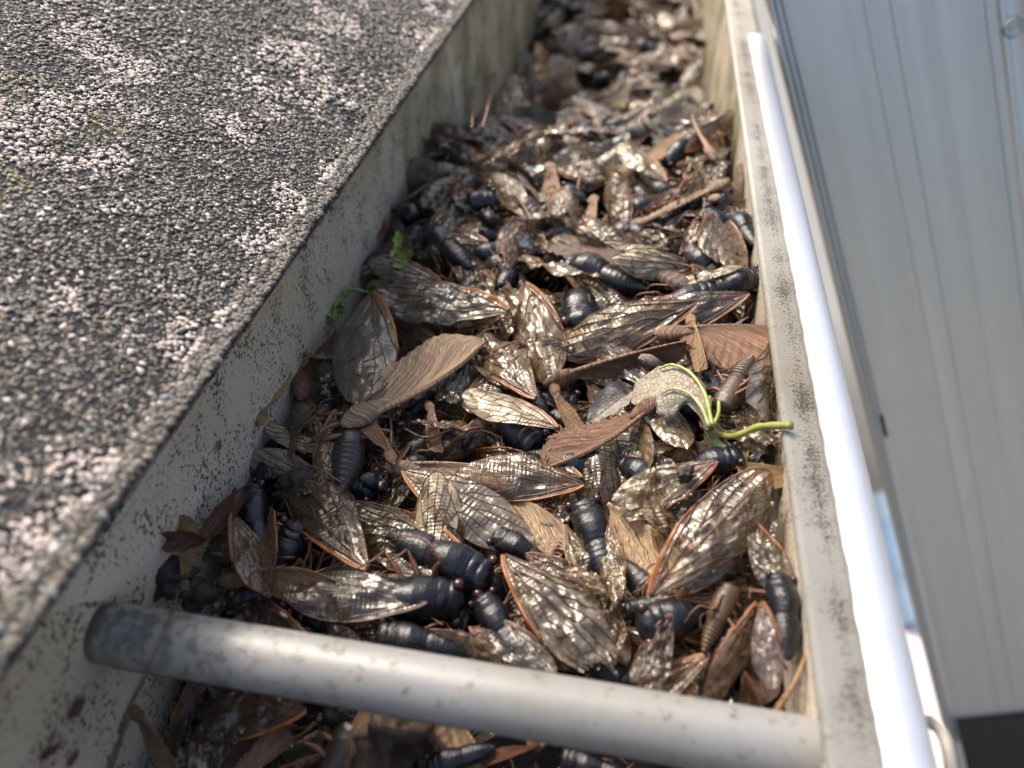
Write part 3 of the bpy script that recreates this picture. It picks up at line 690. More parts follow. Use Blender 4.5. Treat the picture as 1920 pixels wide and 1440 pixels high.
# ------------------------------------------------------------ leaves, stems
def leaf_mesh(seed, curl=.3, ratio=.5, hole=None):
    nu, nv = 46, 26; V = []; UV = []
    for i in range(nu):
        u = i/(nu-1); w = ratio*.5*(math.sin(math.pi*min(1, u**.8))**.75)*(1+.07*math.sin(u*23+seed)); w = max(w, .002)
        for j in range(nv):
            t = j/(nv-1)*2-1; y = w*t
            z = curl*(t*t*w*1.2) + .10*curl*math.sin(u*4+seed) + .09*(float(vnoise(np.array(u*6+seed), np.array(t*2+5), 400+seed))-.5)
            V.append((u, y, z)); UV.append((u, t))
    def keep(i, j):
        if hole is None: return True
        u = i/(nu-1); t = j/(nv-1)*2-1
        return ((u-hole[0])/hole[2])**2+((t-hole[1])/hole[3])**2 > 1+.3*math.sin(9*math.atan2(t-hole[1], u-hole[0]))
    me = MB().add(V, grid_faces(nu, nv, keep), UV).mesh('leaf_blade', unit=1); me.materials.append(M_leaf_unit)
    m = MB(); f = lambda u: curl*0+.10*curl*math.sin(u*4+seed)+.09*(float(vnoise(np.array(u*6+seed), np.array(5.0), 400+seed))-.5)+.004
    m.add(*tube([(u, 0, f(u)) for u in np.linspace(0, .97, 20)], np.linspace(.012, .003, 20), 6))
    rib = m.mesh('midrib', unit=1); rib.materials.append(M_stem); return me, rib
LEAF = [leaf_mesh(1, .5, .55), leaf_mesh(2, .9, .42), leaf_mesh(3, .3, .6, (.45, .35, .12, .35)), leaf_mesh(4, 1.2, .34)]
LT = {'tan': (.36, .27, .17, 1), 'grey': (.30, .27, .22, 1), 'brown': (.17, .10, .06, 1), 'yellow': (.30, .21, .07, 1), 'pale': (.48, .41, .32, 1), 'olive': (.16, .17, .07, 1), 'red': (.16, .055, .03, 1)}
def leaf(p0, p1, tone, v, roll, label, group='dry leaves in the gutter', rib=None):
    root = empty('dry_leaf', frame(p0, p1, roll)); tag(root, label, 'leaf', group); c = jit(LT[tone])
    child('leaf_blade', LEAF[v][0], root, None, c); child('midrib', LEAF[v][1], root, None, rib or tuple(x*.6 for x in c[:3])+(1,)); return root
def stem(name, pts, r0, r1, col, label, cat='stem', group=None, n=40, sides=9, knots=0):
    Q = spline(pts, n); rad = np.linspace(r0, r1, n)*(1+.12*np.sin(np.arange(n)*1.3)); rad[-1] *= 1.15; rad[0] *= 1.1
    c = Q[0].copy(); V, F, UV = tube(Q-c, rad, sides)
    o = MB().add(V, F, UV).build(name, M_stem); o.location = (c*K).tolist(); o.color = (*col, 1); tag(o, label, cat, group); return o

# ------------------------------------------------------------ the insects and seeds one can single out
def W(b, t, side, tone, vt, v, roll, dz, label, tdz=None):
    return wing_thing(ats(*b, dz), ats(*t, dz if tdz is None else tdz), side, tone, vt, v, roll, label)
def C(h, t, dz, label, roll=0, wings=(), tdz=None, **kw):
    ws = [(ats(*b, d0), ats(*e, d1), s, tone, vt, v, rl) for (b, e, s, tone, vt, v, rl, d0, d1) in wings]
    return cicada(ats(*h, dz), ats(*t, dz if tdz is None else tdz), label, roll, ws, **kw)
def S(n_, t, side, tone, v, roll, dz, label, tdz=None):
    return samara(ats(*n_, dz), ats(*t, dz if tdz is None else tdz), side, tone, v, roll, label)
def Lf(a, b, tone, v, roll, dz, label, tdz=None, **kw):
    return leaf(ats(*a, dz), ats(*b, dz if tdz is None else tdz), tone, v, roll, label, **kw)

# foreground, above the tube
C((468, 912), (488, 1062), .55, 'dead cicada lying back up by the left wall with both wings folded to a point', wings=[((436, 962), (489, 1118), -1, 'amber', 'orange', 0, -48, .85, .75), ((513, 958), (491, 1118), 1, 'olive', 'orange', 0, 44, .85, .75)], tdz=.2, body=BODY[0])
C((496, 905), (520, 815), -.05, 'dead cicada with round black back wedged head down above the folded one', wings=[((546, 862), (545, 752), 1, 'olive', 'tan', 5, -25, .5, .6)], body=BODY[0])
C((920, 1088), (715, 1000), .35, 'big black dead cicada with its olive wing spread to the upper left', wings=[((872, 1040), (640, 930), -1, 'olive', 'orange', 1, 15, .75, .45), ((835, 1098), (680, 1005), 1, 'dark', 'rust', 0, 30, .5, .2)], body=BODY[2], legs=4)
C((735, 905), (610, 905), -.1, 'dead cicada with a bright silvery wing spread across a tan seed left of centre', wings=[((756, 882), (985, 1040), -1, 'silver', 'orange', 0, -8, .8, .6)], legs=4)
C((925, 1000), (1050, 1080), .55, 'dead cicada with one large torn silver wing reaching down to the tube', roll=-12, wings=[((944, 1040), (1138, 1280), -1, 'silver', 'orange', 3, -4, .85, .8), ((985, 1040), (1150, 1120), 1, 'gold', 'rust', 6, 10, .7, .6)], body=BODY[0], tdz=.3)
C((1092, 940), (1150, 1110), .55, 'dead cicada back up, pale crumpled wings, beside the torn silver wing', wings=[((1062, 985), (1128, 1160), -1, 'gold', 'tan', 4, -28, .75, .5), ((1142, 982), (1158, 1150), 1, 'gold', 'rust', 6, 26, .75, .45)], body=BODY[2], tdz=.2)
C((902, 1118), (985, 1255), .25, 'dead cicada just behind the tube under the large torn silver wing', wings=[((945, 1165), (1050, 1262), 1, 'silver', 'tan', 1, -10, .6, .55), ((880, 1175), (995, 1250), -1, 'dark', 'rust', 0, -30, .45, .4)], body=BODY[0])
C((705, 1190), (890, 1225), .35, 'dead black cicada half hidden behind the middle of the tube', wings=[((806, 1182), (945, 1240), 1, 'gold', 'brown', 5, 40, .7, .5)], body=BODY[2])
C((868, 1128), (610, 1110), .35, 'dead cicada on its side with a long brown veined wing pointing left above the tube', roll=-35, wings=[((802, 1128), (524, 1128), 1, 'smoke', 'brown', 0, 12, .75, .65), ((795, 1105), (630, 1082), -1, 'gold', 'brown', 6, 15, .6, .5)])
C((1172, 1150), (1290, 1110), .25, 'dead cicada with one huge orange edged wing raised toward the right lip', roll=40, wings=[((1220, 1118), (1422, 862), 1, 'olive', 'orange', 1, -4, .9, 1.2), ((1235, 1122), (1385, 1045), -1, 'dark', 'rust', 2, -25, .45, .4)], body=BODY[0])
C((1392, 852), (1240, 905), .25, 'dead cicada with a pale ragged wing carrying a crumb of dirt near the right lip', roll=25, wings=[((1345, 864), (1135, 985), 1, 'pale', 'rust', 4, 5, .8, .65), ((1350, 850), (1270, 890), -1, 'gold', 'rust', 6, 30, .5, .5)])
C((1462, 1078), (1478, 1240), .45, 'dead cicada half under the right lip with shining silver wing folded down', roll=-12, wings=[((1428, 1128), (1462, 1290), 1, 'silver', 'orange', 1, 12, .85, .75), ((1418, 1130), (1340, 1330), -1, 'amber', 'orange', 5, -45, .7, .6)], body=BODY[2])
C((1372, 1098), (1318, 1225), .05, 'brown upturned dead cicada with bent legs just behind the right end of the tube', roll=165, wings=[((1376, 1172), (1336, 1330), -1, 'amber', 'orange', 5, -60, .6, .6)], col=BROWNB)
C((1010, 842), (872, 742), .3, 'dead black cicada near the middle with a cream coloured wing along its back', wings=[((1046, 804), (878, 722), -1, 'pale', 'rust', 0, 14, 1.0, 1.0), ((955, 872), (880, 775), 1, 'dark', 'brown', 2, -45, .35, .2)], body=BODY[2])
C((1126, 884), (985, 850), .5, 'dead cicada in the middle with both clear orange edged wings swept left', roll=-25, wings=[((1096, 908), (852, 905), 1, 'olive', 'orange', 0, -4, .85, .75), ((1092, 896), (978, 846), -1, 'gold', 'orange', 1, 20, .85, .7)], body=BODY[0])
C((1348, 548), (1180, 600), .35, 'dead cicada right of centre with two broad golden wings swept left', roll=-20, wings=[((1310, 566), (1045, 678), 1, 'gold', 'rust', 1, -12, .65, .5), ((1292, 556), (1120, 596), -1, 'gold', 'rust', 4, 12, .75, .7)], body=BODY[1])
C((1050, 497), (1215, 545), .45, 'dead cicada above the middle with a smoky wing hanging from its side', roll=-25, wings=[((1058, 508), (1200, 595), -1, 'olive', 'orange', 5, -15, .75, .45)], body=BODY[0], legs=3)
C((1432, 520), (1290, 560), .35, 'dead black cicada against the right lip with a cream wing pointing left', wings=[((1392, 502), (1255, 528), -1, 'pale', 'tan', 2, 25, .8, .5), ((1405, 550), (1215, 625), 1, 'dark', 'orange', 0, -10, .6, .35)], body=BODY[2])
C((1372, 405), (1425, 470), .45, 'dead cicada upright at the right lip with an amber ribbed wing', wings=[((1366, 414), (1398, 515), 1, 'gold', 'orange', 0, -20, .8, .5)], body=BODY[0])
C((752, 388), (800, 440), .55, 'shiny black cicada body high against the left wall beside the green sprout', body=THX, eyes=2, legs=3)
C((795, 432), (885, 505), .45, 'dead cicada with black back and brown wing just right of the green sprout', wings=[((842, 468), (915, 560), -1, 'smoke', 'rust', 4, -10, .55, .4), ((850, 430), (915, 545), 1, 'amber', 'tan', 5, 35, .6, .4)], body=BODY[2])
C((668, 768), (640, 925), .3, 'broken cicada lying belly up left of the big tan seed, orange veined wing hanging down', roll=160, wings=[((632, 770), (612, 930), -1, 'amber', 'orange', 5, -35, .65, .5)], col=(.03, .024, .022, 1))
C((1092, 612), (1080, 535), .45, 'round black cicada head facing the viewer between two golden wings', tdz=-.5, body=BODY[2], legs=2)
C((1170, 432), (1240, 455), .55, 'black cicada body with brown collar behind the long curled wing', body=BODY[1], legs=2, auto=('olive', 'orange', 10, 4))
C((1225, 470), (1300, 450), .45, 'black cicada body lying third from the right lip in the upper heap', body=BODY[2], legs=2, auto=('olive', 'orange', 4, 0))
C((1290, 500), (1345, 460), .35, 'brown ringed cicada abdomen with open end near the right lip', body=ABD, eyes=0, legs=0, col=(.03, .02, .014, 1))
C((1352, 770), (1412, 668), .55, 'shrivelled brown cicada on its back with curled legs beside the green stemmed leaf', roll=165, tdz=.5, col=(.055, .035, .02, 1), legs=6)
C((1018, 792), (1000, 720), .25, 'dead cicada seen head on below a golden wing in the middle', wings=[((1006, 748), (882, 622), -1 * -1, 'gold', 'orange', 1, 0, .75, .6)], body=BODY[1], legs=3)
C((1240, 912), (1128, 850), .15, 'black ringed cicada body in the shadow under the frayed seed', wings=[((1200, 925), (1115, 870), 1, 'olive', 'orange', 2, 0, .3, .2)], legs=2)
C((930, 865), (845, 806), .3, 'loose purplish black cicada abdomen lying in the middle of the pile', body=ABD, eyes=0, legs=1, col=(.022, .016, .022, 1))
C((905, 398), (940, 440), .4, 'black cicada head poking up left of centre in the upper heap', body=THX, legs=2)
C((868, 330), (850, 385), .3, 'upright black cicada tail near the left wall in the upper heap', body=BODY[1], legs=1, eyes=0, auto=('olive', 'orange', 10, 4))
C((905, 480), (1000, 560), .1, 'dark mouldy cicada running down beside the brown wing left of centre', body=BODY[1], legs=3, auto=('gold', 'orange', 22, 2), col=(.03, .026, .02, 1))
C((1095, 372), (1010, 395), .45, 'black cicada body in the middle of the upper heap', wings=[((1148, 382), (1275, 372), 1, 'gold', 'rust', 1, 10, .5, .4)], body=BODY[1], legs=3)
C((1010, 470), (965, 500), .3, 'small grey black cicada by the brown papery seed case above the middle', body=BODY[1], legs=2, auto=('olive', 'orange', 10, 4))
C((960, 585), (985, 545), -.1, 'dark cicada head at the tip of the large brown wing', body=THX, legs=3)
C((620, 870), (560, 960), -.25, 'rotting dark cicada remains under the wings at the left', col=(.03, .02, .016, 1), legs=6)
C((1150, 690), (1040, 655), -.2, 'black cicada body under the golden wings right of centre', legs=2, auto=('olive', 'orange', 4, 0))
C((1120, 1180), (1200, 1190), -.2, 'dark cicada sunk deep between the torn wings by the tube', legs=4, auto=('olive', 'orange', 4, 0))
C((660, 1190), (560, 1160), -.35, 'black cicada deep in the gap behind the left half of the tube', legs=3, auto=('smoke', 'rust', 22, 5))

# loose wings
W((697, 548), (702, 748), 1, 'silver', 'orange', 0, 0, 1.2, 'silvery netted wing standing at the left wall below the green stem')
W((956, 584), (716, 534), -1, 'silver', 'orange', 2, -4, 1.05, 'large smoky wing with bright orange edge pointing left above the big tan seed')
W((945, 590), (770, 606), 1, 'amber', 'orange', 5, -20, .5, 'amber hind part of a wing tucked below the large smoky wing')
W((984, 532), (1052, 700), 1, 'gold', 'orange', 1, 8, .75, 'golden ribbed wing pointing down just left of the round black head')
W((984, 536), (1020, 690), -1, 'olive', 'rust', 2, -25, .45, 'olive wing folded behind the golden ribbed wing')
W((745, 402), (702, 535), -1, 'smoke', 'orange', 5, 35, .45, 'tall dark wing leaning on the left wall behind the green sprout')
W((690, 1068), (522, 880), -1 * -1, 'olive', 'orange', 1, 12, .65, 'glassy olive wing with orange front edge right of the folded cicada at the left')
W((1400, 972), (1500, 1120), 1, 'glass', 'orange', 3, 8, .55, 'greenish clear wing with orange edge slipping under the right lip')
W((1262, 1150), (1172, 1320), -1, 'silver', 'rust', 7, 5, .65, 'wide crumpled silver wing behind the right half of the tube')
W((1130, 1100), (1168, 1290), 1, 'brown', 'brown', 7, 10, .45, 'dark brown torn wing hanging beside the large silver one')
W((885, 655), (850, 790), 1, 'silver', 'rust', 7, -10, .45, 'crumpled grey silver wing beside the big tan seed')
W((900, 640), (975, 700), 1, 'smoke', 'rust', 2, 0, .35, 'smoky wing lying under the golden one left of centre')
W((590, 1208), (420, 1125), 1 * -1, 'smoke', 'orange', 5, -30, .25, 'thin wing with glowing orange edge touching the back of the tube at the left')
W((1165, 500), (1040, 460), -1, 'gold', 'rust', 4, 20, .2, 'golden wing under the long grey seed')
W((985, 430), (1070, 480), 1, 'gold', 'rust', 1, -5, .45, 'small golden netted wing above the middle')
W((1005, 400), (1115, 420), 1, 'pale', 'tan', 0, -10, .45, 'pale netted wing in the upper heap')
W((1225, 375), (1345, 345), -1, 'amber', 'rust', 2, -10, .4, 'amber wing by the pointed seed in the upper heap')
W((1445, 640), (1452, 800), 1, 'silver', 'rust', 1, -55, .45, 'narrow silver wing edge trapped along the right lip above the green stem end')
W((560, 740), (600, 830), 1, 'amber', 'rust', 2, 0, .2, 'amber wing against the left wall next to the ribbed one')
W((700, 760), (590, 790), -1, 'brown', 'rust', 6, -15, .15, 'brown translucent wing behind the broken belly up cicada')
W((1430, 880), (1385, 1060), -1, 'smoke', 'rust', 6, 15, .35, 'dull wing behind the huge raised wing')
W((1265, 1010), (1180, 900), 1, 'smoke', 'rust', 4, -10, .0, 'grimy wing under the pale ragged wing')
W((830, 1230), (770, 1190), 1, 'amber', 'rust', 2, 0, .2, 'short amber wing piece peeping over the tube')
W((745, 590), (800, 690), -1, 'smoke', 'rust', 5, 20, .15, 'smoky wing under the big tan seed')
# maple seeds
S((648, 790), (888, 622), -1, 'tan', 5, 4, .85, 'big tan maple seed with hairy looking wing left of centre')
S((735, 868), (672, 765), -1, 'brown', 4, 20, .75, 'grey brown twin pod hanging from the big tan seed')
S((730, 880), (955, 905), 1, 'tan', 0, -5, .35, 'tan maple seed with dark specks behind the silvery wing')
S((860, 900), (1062, 1035), 1, 'tan', 3, -8, .45, 'fan shaped tan seed wing under the silvery wing in the centre')
S((1232, 748), (1012, 858), 1, 'brown', 3, 12, .8, 'streaked brown seed with frayed lower edge and dark stain right of centre')
S((1235, 628), (1500, 640), 1, 'brown', 6, -6, .75, 'broad reddish brown seed wing with curved ribs at the right lip')
S((1290, 595), (1318, 700), 1, 'gold', 4, 50, .65, 'yellow brown folded seed wing beside the broad ribbed one')
S((1030, 722), (1290, 655), 1, 'brown', 4, 55, .45, 'long thin brown seed edge lying across the dark gap right of centre')
S((1040, 720), (1090, 830), -1, 'brown', 4, 10, .55, 'pinkish brown seed wing pointing down from the long thin one')
S((412, 1092), (620, 1125), 1, 'brown', 1, 8, .55, 'curved brown maple seed left of the brown veined wing above the tube')
S((1540, 905), (1380, 880), -1, 'gold', 0, 0, .25, 'golden hairy maple seed pushed under the right lip')
S((1290, 540), (1030, 448), 1 * -1, 'purple', 0, 30, .5, 'long dark grey seed wing arching above the middle')
S((1045, 920), (1270, 1100), 1, 'tan', 3, 10, .05, 'ribbed tan seed wing deep between the two cicadas on the right')
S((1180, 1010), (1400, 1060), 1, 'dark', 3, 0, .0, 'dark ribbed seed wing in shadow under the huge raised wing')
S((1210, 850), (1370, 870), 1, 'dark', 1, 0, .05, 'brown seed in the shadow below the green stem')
S((1360, 340), (1180, 425), 1, 'tan', 4, 30, .8, 'pointed pinkish tan seed lying diagonally in the upper heap')
S((1110, 370), (1100, 440), 1, 'tan', 4, 20, .6, 'cream seed standing in the middle of the upper heap')
S((1025, 310), (1040, 390), 1, 'tan', 4, 15, .5, 'pale upright seed at the back of the sharp part of the heap')
S((800, 755), (820, 852), 1, 'tan', 4, 0, .55, 'small tan pod with a curled tail left of the cream winged cicada')
S((700, 355), (712, 445), 1, 'red', 4, 0, .7, 'reddish brown seed stuck to the left wall above the sprout')
S((568, 745), (612, 580), 1, 'red', 4, 30, .4, 'narrow reddish brown seed leaning on the left wall under the green stem')
S((490, 795), (537, 685), 1, 'gold', 4, 15, .9, 'small amber seed clinging to the left wall above the ribbed wing')
S((930, 350), (1000, 430), 1, 'purple', 1, 0, .35, 'dull purple brown seed in the upper heap left of centre')
S((1290, 420), (1430, 380), 1, 'dark', 0, 0, .25, 'dark brown seed by the upright amber wing')
S((1180, 330), (1290, 250), 1, 'gold', 1, -30, .9, 'upright amber seed wing glowing in the light near the back')
S((1340, 300), (1310, 230), 1, 'tan', 0, 40, .8, 'pale rounded seed wing leaning on the front wall near the back')
# below the tube
W((575, 1332), (330, 1362), 1, 'smoke', 'orange', 3, 10, .5, 'clear wing with orange tip peeping out below the left part of the tube')
S((400, 1470), (545, 1370), -1, 'brown', 3, 0, .3, 'fan of ribbed brown seed wing under the tube at the bottom')
S((245, 1330), (330, 1460), 1, 'brown', 4, 10, .9, 'plump brown twin seed at the bottom left under the tube')
S((235, 1350), (200, 1460), 1, 'tan', 4, 10, .9, 'narrow tan seed hanging from the thin stalk at the bottom left')
S((650, 1450), (690, 1330), 1, 'brown', 3, 0, .4, 'feathered brown seed wing standing below the tube')
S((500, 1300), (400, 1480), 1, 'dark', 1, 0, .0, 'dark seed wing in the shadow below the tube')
C((800, 1440), (930, 1400), .2, 'shadowed black cicada below the middle of the tube', legs=4)
C((1050, 1420), (1200, 1470), .1, 'shadowed black cicada below the right part of the tube', legs=4)
S((1010, 1390), (900, 1430), 1, 'red', 4, 0, .2, 'reddish seed scrap close under the tube at the bottom')
# leaves and stems
def ruled(name, A, B, mat, col, parent, arch=.3, n=34, mcount=16, seed=1, ragged=0):
    """surface between two curves, bulging towards the viewer"""
    A = spline(A, n); B = spline(B, n); V = []; UV = []; o0 = np.array(parent.matrix_world.translation)/K
    for i in range(n):
        for j in range(mcount):
            t = j/(mcount-1); r = ragged*float(vnoise(np.array(i*.55), np.array(3.3), seed))*t*t
            p = A[i]*(1-t*(1-r))+B[i]*t*(1-r); b = arch*math.sin(math.pi*t*.85)+.10*(float(vnoise(np.array(i*.3+seed), np.array(t*4+2), 700+seed))-.5)
            V.append(p-CF*b-o0); UV.append((i/(n-1), t))
    o = MB().add(V, grid_faces(n, mcount), UV).build(name, mat, parent); o.color = col; return o
lf = empty('curled_leaf', Matrix.Translation((ats(1330, 790, .8)*K).tolist())); tag(lf, 'curled grey tan leaf with bright green ribs and a hole, right of centre', 'leaf')
ruled('leaf_lobe', [ats(1332, 798, .95), ats(1326, 755, 1.05), ats(1302, 712, 1.15), ats(1268, 688, 1.1), ats(1235, 686, 1.0)], [ats(1262, 735, .9), ats(1240, 738, .9), ats(1215, 752, .8), ats(1184, 756, .6), ats(1190, 716, .7)], M_leaf, (.33, .285, .20, 1), lf, .12, seed=2)
ruled('leaf_lobe', [ats(1330, 800, 1.0), ats(1316, 765, 1.15), ats(1292, 738, 1.2), ats(1258, 730, 1.15), ats(1230, 745, 1.05)], [ats(1320, 808, .8), ats(1305, 780, .8), ats(1284, 764, .75), ats(1252, 802, .6), ats(1228, 788, .75)], M_leaf, (.27, .245, .18, 1), lf, .16, seed=4, ragged=.35)
ruled('leaf_lobe', [ats(1330, 802, .8), ats(1345, 820, .6), ats(1365, 840, .4), ats(1385, 856, .3)], [ats(1322, 810, .7), ats(1335, 850, .3), ats(1365, 880, .2), ats(1395, 868, .2)], M_leaf, (.13, .14, .05, 1), lf, .1, seed=6)
for pts in ([ats(1330, 800, 1.1), ats(1316, 765, 1.25), ats(1292, 738, 1.3), ats(1262, 729, 1.25), ats(1240, 738, 1.15)],):
    q_ = spline(pts, 24); o_ = np.array(lf.matrix_world.translation)/K; V, F, UV = tube(q_-o_, np.linspace(.055, .02, 24), 8); m = MB().add(V, F, UV).build('leaf_rib', M_stem, lf); m.color = (.34, .36, .14, 1)
Lf((1190, 730), (1100, 790), 'grey', 0, 10, .15, 'grey leaf lying in the gap behind the curled leaf')
Lf((1215, 800), (1180, 840), 'grey', 0, 10, .25, 'grey leaf scrap with green seeds on it below the curled leaf')
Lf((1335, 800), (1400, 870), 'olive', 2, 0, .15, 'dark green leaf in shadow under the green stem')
stem('leaf_stem', [ats(1330, 745, .9), ats(1328, 775, 1.0), at(1340, 808, -1.2), at(1375, 818, -.7), at(1425, 800, -.2), at(1484, 798, .22)], .055, .085, (.27, .28, .055), 'bright yellow green leaf stalk reaching up onto the right lip')
stem('leaf_stem', [ats(1335, 800, .95), ats(1347, 775, .9), ats(1347, 740, .7)], .05, .04, (.33, .36, .08), 'short green stalk forking up from the bright stalk')
stem('leaf_stem', [ats(1335, 798, 1.0), ats(1322, 740, 1.15), ats(1295, 700, 1.25), ats(1262, 684, 1.2), ats(1238, 690, 1.1)], .055, .03, (.40, .42, .14), 'thin green rib curving over the top of the curled leaf')
stem('grass_stalk', [at(335, 1108, -1.0), at(318, 1160, -.34), at(280, 1250, -.30), at(238, 1335, -1.2), at(225, 1372, -1.8)], .022, .045, (.12, .07, .045), 'thin brown stalk lying over the left end of the tube', cat='stalk')
stem('vine_tendril', [ats(625, 600, .9), ats(632, 560, 1.0), ats(655, 543, 1.1), ats(690, 548, .9)], .05, .05, (.16, .22, .04), 'green stem looping at the left wall above the silvery netted wing')
stem('straw', [ats(1512, 1225, .5), ats(1492, 1275, .6), ats(1455, 1335, .65)], .03, .06, (.26, .15, .06), 'forked brown straw at the right end of the tube', cat='straw')
stem('straw', [ats(1498, 1262, .55), ats(1505, 1240, .4), ats(1522, 1180, .3)], .03, .02, (.25, .11, .04), 'thin straw under the right lip near the tube', cat='straw')
stem('twig', [ats(930, 130, 1.6), ats(915, 200, 2.6), ats(905, 240, 3.0)], .07, .05, (.17, .09, .05), 'blurred brown twig standing against the left wall far back', cat='twig')
stem('twig', [ats(890, 150, 2.4), ats(885, 240, 3.2)], .06, .05, (.20, .09, .05), 'second blurred brown twig leaning on the left wall far back', cat='twig')
stem('twig', [ats(962, 358, .6), ats(990, 400, .9), ats(1003, 438, .6)], .05, .045, (.22, .14, .09), 'bent brown stalk in the upper heap left of centre', cat='twig')
stem('twig', [ats(760, 805, .5), ats(800, 820, .7), ats(860, 800, .8)], .035, .03, (.15, .08, .05), 'thin brown stalk crossing the small tan pod', cat='twig')
stem('twig', [ats(560, 870, .4), ats(600, 880, .55), ats(640, 905, .5)], .025, .02, (.18, .12, .09), 'fine twig among the remains by the left wall', cat='twig')

def blades(name, pieces, col, label, cat):
    """a sprout: stalks and lobed little leaves, each leaf a part"""
    base = pieces[0][0]; root = empty(name, Matrix.Translation((np.array(base)*K).tolist())); tag(root, label, cat)
    for a, b, w in pieces:
        a = np.array(a); b = np.array(b); m = MB(); nn = 14; V = []; x = b-a; L = np.linalg.norm(x); x /= L
        z = -CF-x*(-CF@x); z /= np.linalg.norm(z); y = np.cross(z, x)
        for i in range(nn):
            u = i/(nn-1); ww = w*L*math.sin(math.pi*u**.8)**.8*(1+.35*math.sin(u*17))+.002
            for j in range(7):
                t = j/3-1; V.append(a-np.array(base)+x*u*L+y*t*ww+z*(.06*t*t-.03*math.sin(u*6))*L)
        m.add(V, grid_faces(nn, 7)); o = m.build('sprout_leaf', M_stem, root); o.color = (*jit((*col, 1), .2)[:3], 1)
blades('green_sprout', [(ats(746, 466, 1.0), ats(748, 432, 1.3), .22), (ats(745, 464, 1.0), ats(732, 486, 1.1), .14), (ats(749, 470, 1.0), ats(755, 510, 1.2), .24), (ats(750, 472, 1.0), ats(772, 492, 1.2), .22), (ats(744, 446, 1.1), ats(760, 442, 1.2), .25)], (.22, .32, .03), 'tiny bright green sprout with lobed leaves at the left wall', 'sprout')
blades('green_bud', [(ats(632, 570, .9), ats(622, 600, .9), .25), (ats(634, 570, .9), ats(642, 598, .9), .2), (ats(636, 566, .95), ats(628, 575, 1.0), .3)], (.20, .27, .04), 'small green bud hanging at the end of the looping green stem', 'bud')

def lump(name, c, r, seed, col, label, cat, mat=None, amp=.35, sq=(1, 1, 1), group=None):
    V, F = ellipsoid((0, 0, 0), (1, 1, 1), 26, 34); V = np.array(V)
    d = fbm(V[:, 0]*2.2+seed+V[:, 2]*1.1+9, V[:, 1]*2.2+V[:, 2]*1.7+9, 500+seed, 4)-.47
    V = V*(1+amp*2.2*d[:, None])*np.array(sq)*r
    o = MB().add(V, F).build(name, mat or M_clod); o.location = (np.array(c)*K).tolist(); o.color = (*col, 1); tag(o, label, cat, group); return o
lump('dirt_crumb', ats(1286, 888, .95), .17, 3, (.05, .042, .03), 'black crumb of dirt stuck on the pale ragged wing', 'dirt', amp=.7)
lump('rotten_clump', ats(322, 1085, .9), .42, 5, (.05, .034, .036), 'dark purplish rotten clump at the left end of the tube', 'clump', amp=.8, sq=(1.1, 1, .8))
lump('rotten_clump', ats(372, 1118, .6), .30, 8, (.04, .026, .02), 'smaller dark clump between the tube and the broken pale pod', 'clump', amp=.8)
lump('rotten_clump', ats(735, 1385, .3), .6, 9, (.06, .035, .022), 'shredded brown clump below the tube', 'clump', amp=.9)
lump('rotten_clump', ats(560, 925, .25), .45, 12, (.035, .026, .022), 'black wet clump between the cicadas at the left wall', 'clump', amp=.9)
lump('green_seed', ats(1262, 812, .35), .20, 6, (.10, .17, .02), 'small green seed in the dark gap below the curled leaf', 'seed', M_stem, .25, (1.3, 1, .9))
lump('green_seed', ats(1192, 842, .2), .15, 7, (.12, .17, .03), 'tiny green seed beside the frayed brown seed', 'seed', M_stem, .25)
lump('husk', ats(716, 908, .45), .13, 11, (.12, .045, .035), 'small glossy red brown husk by the silvery wing', 'husk', M_eye, .15, (.8, 1.5, .8))
lump('husk', ats(748, 795, .3), .13, 14, (.12, .05, .04), 'small red brown husk beside the little tan pod', 'husk', M_eye, .15, (1.3, .9, .8))
# broken samara like a little mushroom at the left end of the tube
S((352, 1120), (352, 965), 1, 'gold', 4, 20, .8, 'pale stalk like broken seed standing at the left end of the tube', tdz=1.5)
Lf((302, 1010), (392, 1012), 'red', 1, 30, 1.55, 'red brown curled cap on the broken seed at the left wall')
Lf((378, 1010), (452, 920), 'red', 3, 40, .9, 'dark red papery strip on the left wall under the folded cicada')
def onwall(px, py, off=.03):
    d = (px-960)*CR + (720-py)*CU + FPX*CF; p = CAM + d*((off-CAM[0])/d[0]); return p
def wall_scrap(a, b, tone, v, label):
    o = leaf(onwall(*a), onwall(*b, .10), tone, v, 0, label, 'scraps stuck on the back wall')
    p0, p1 = onwall(*a), onwall(*b, .10); o.matrix_world = frame(p0, p1, 0, (1, 0, .25)); return o
wall_scrap((122, 1345), (162, 1305), 'red', 1, 'dark brown bud scale stuck on the back wall below the tube end')
wall_scrap((75, 1425), (112, 1385), 'red', 3, 'brown scrap stuck on the back wall at the bottom left corner')
wall_scrap((128, 1440), (140, 1400), 'brown', 3, 'small tan scrap beside the brown one at the bottom left corner')
wall_scrap((405, 845), (414, 822), 'yellow', 1, 'tiny orange scrap on the back wall left of the amber seed')

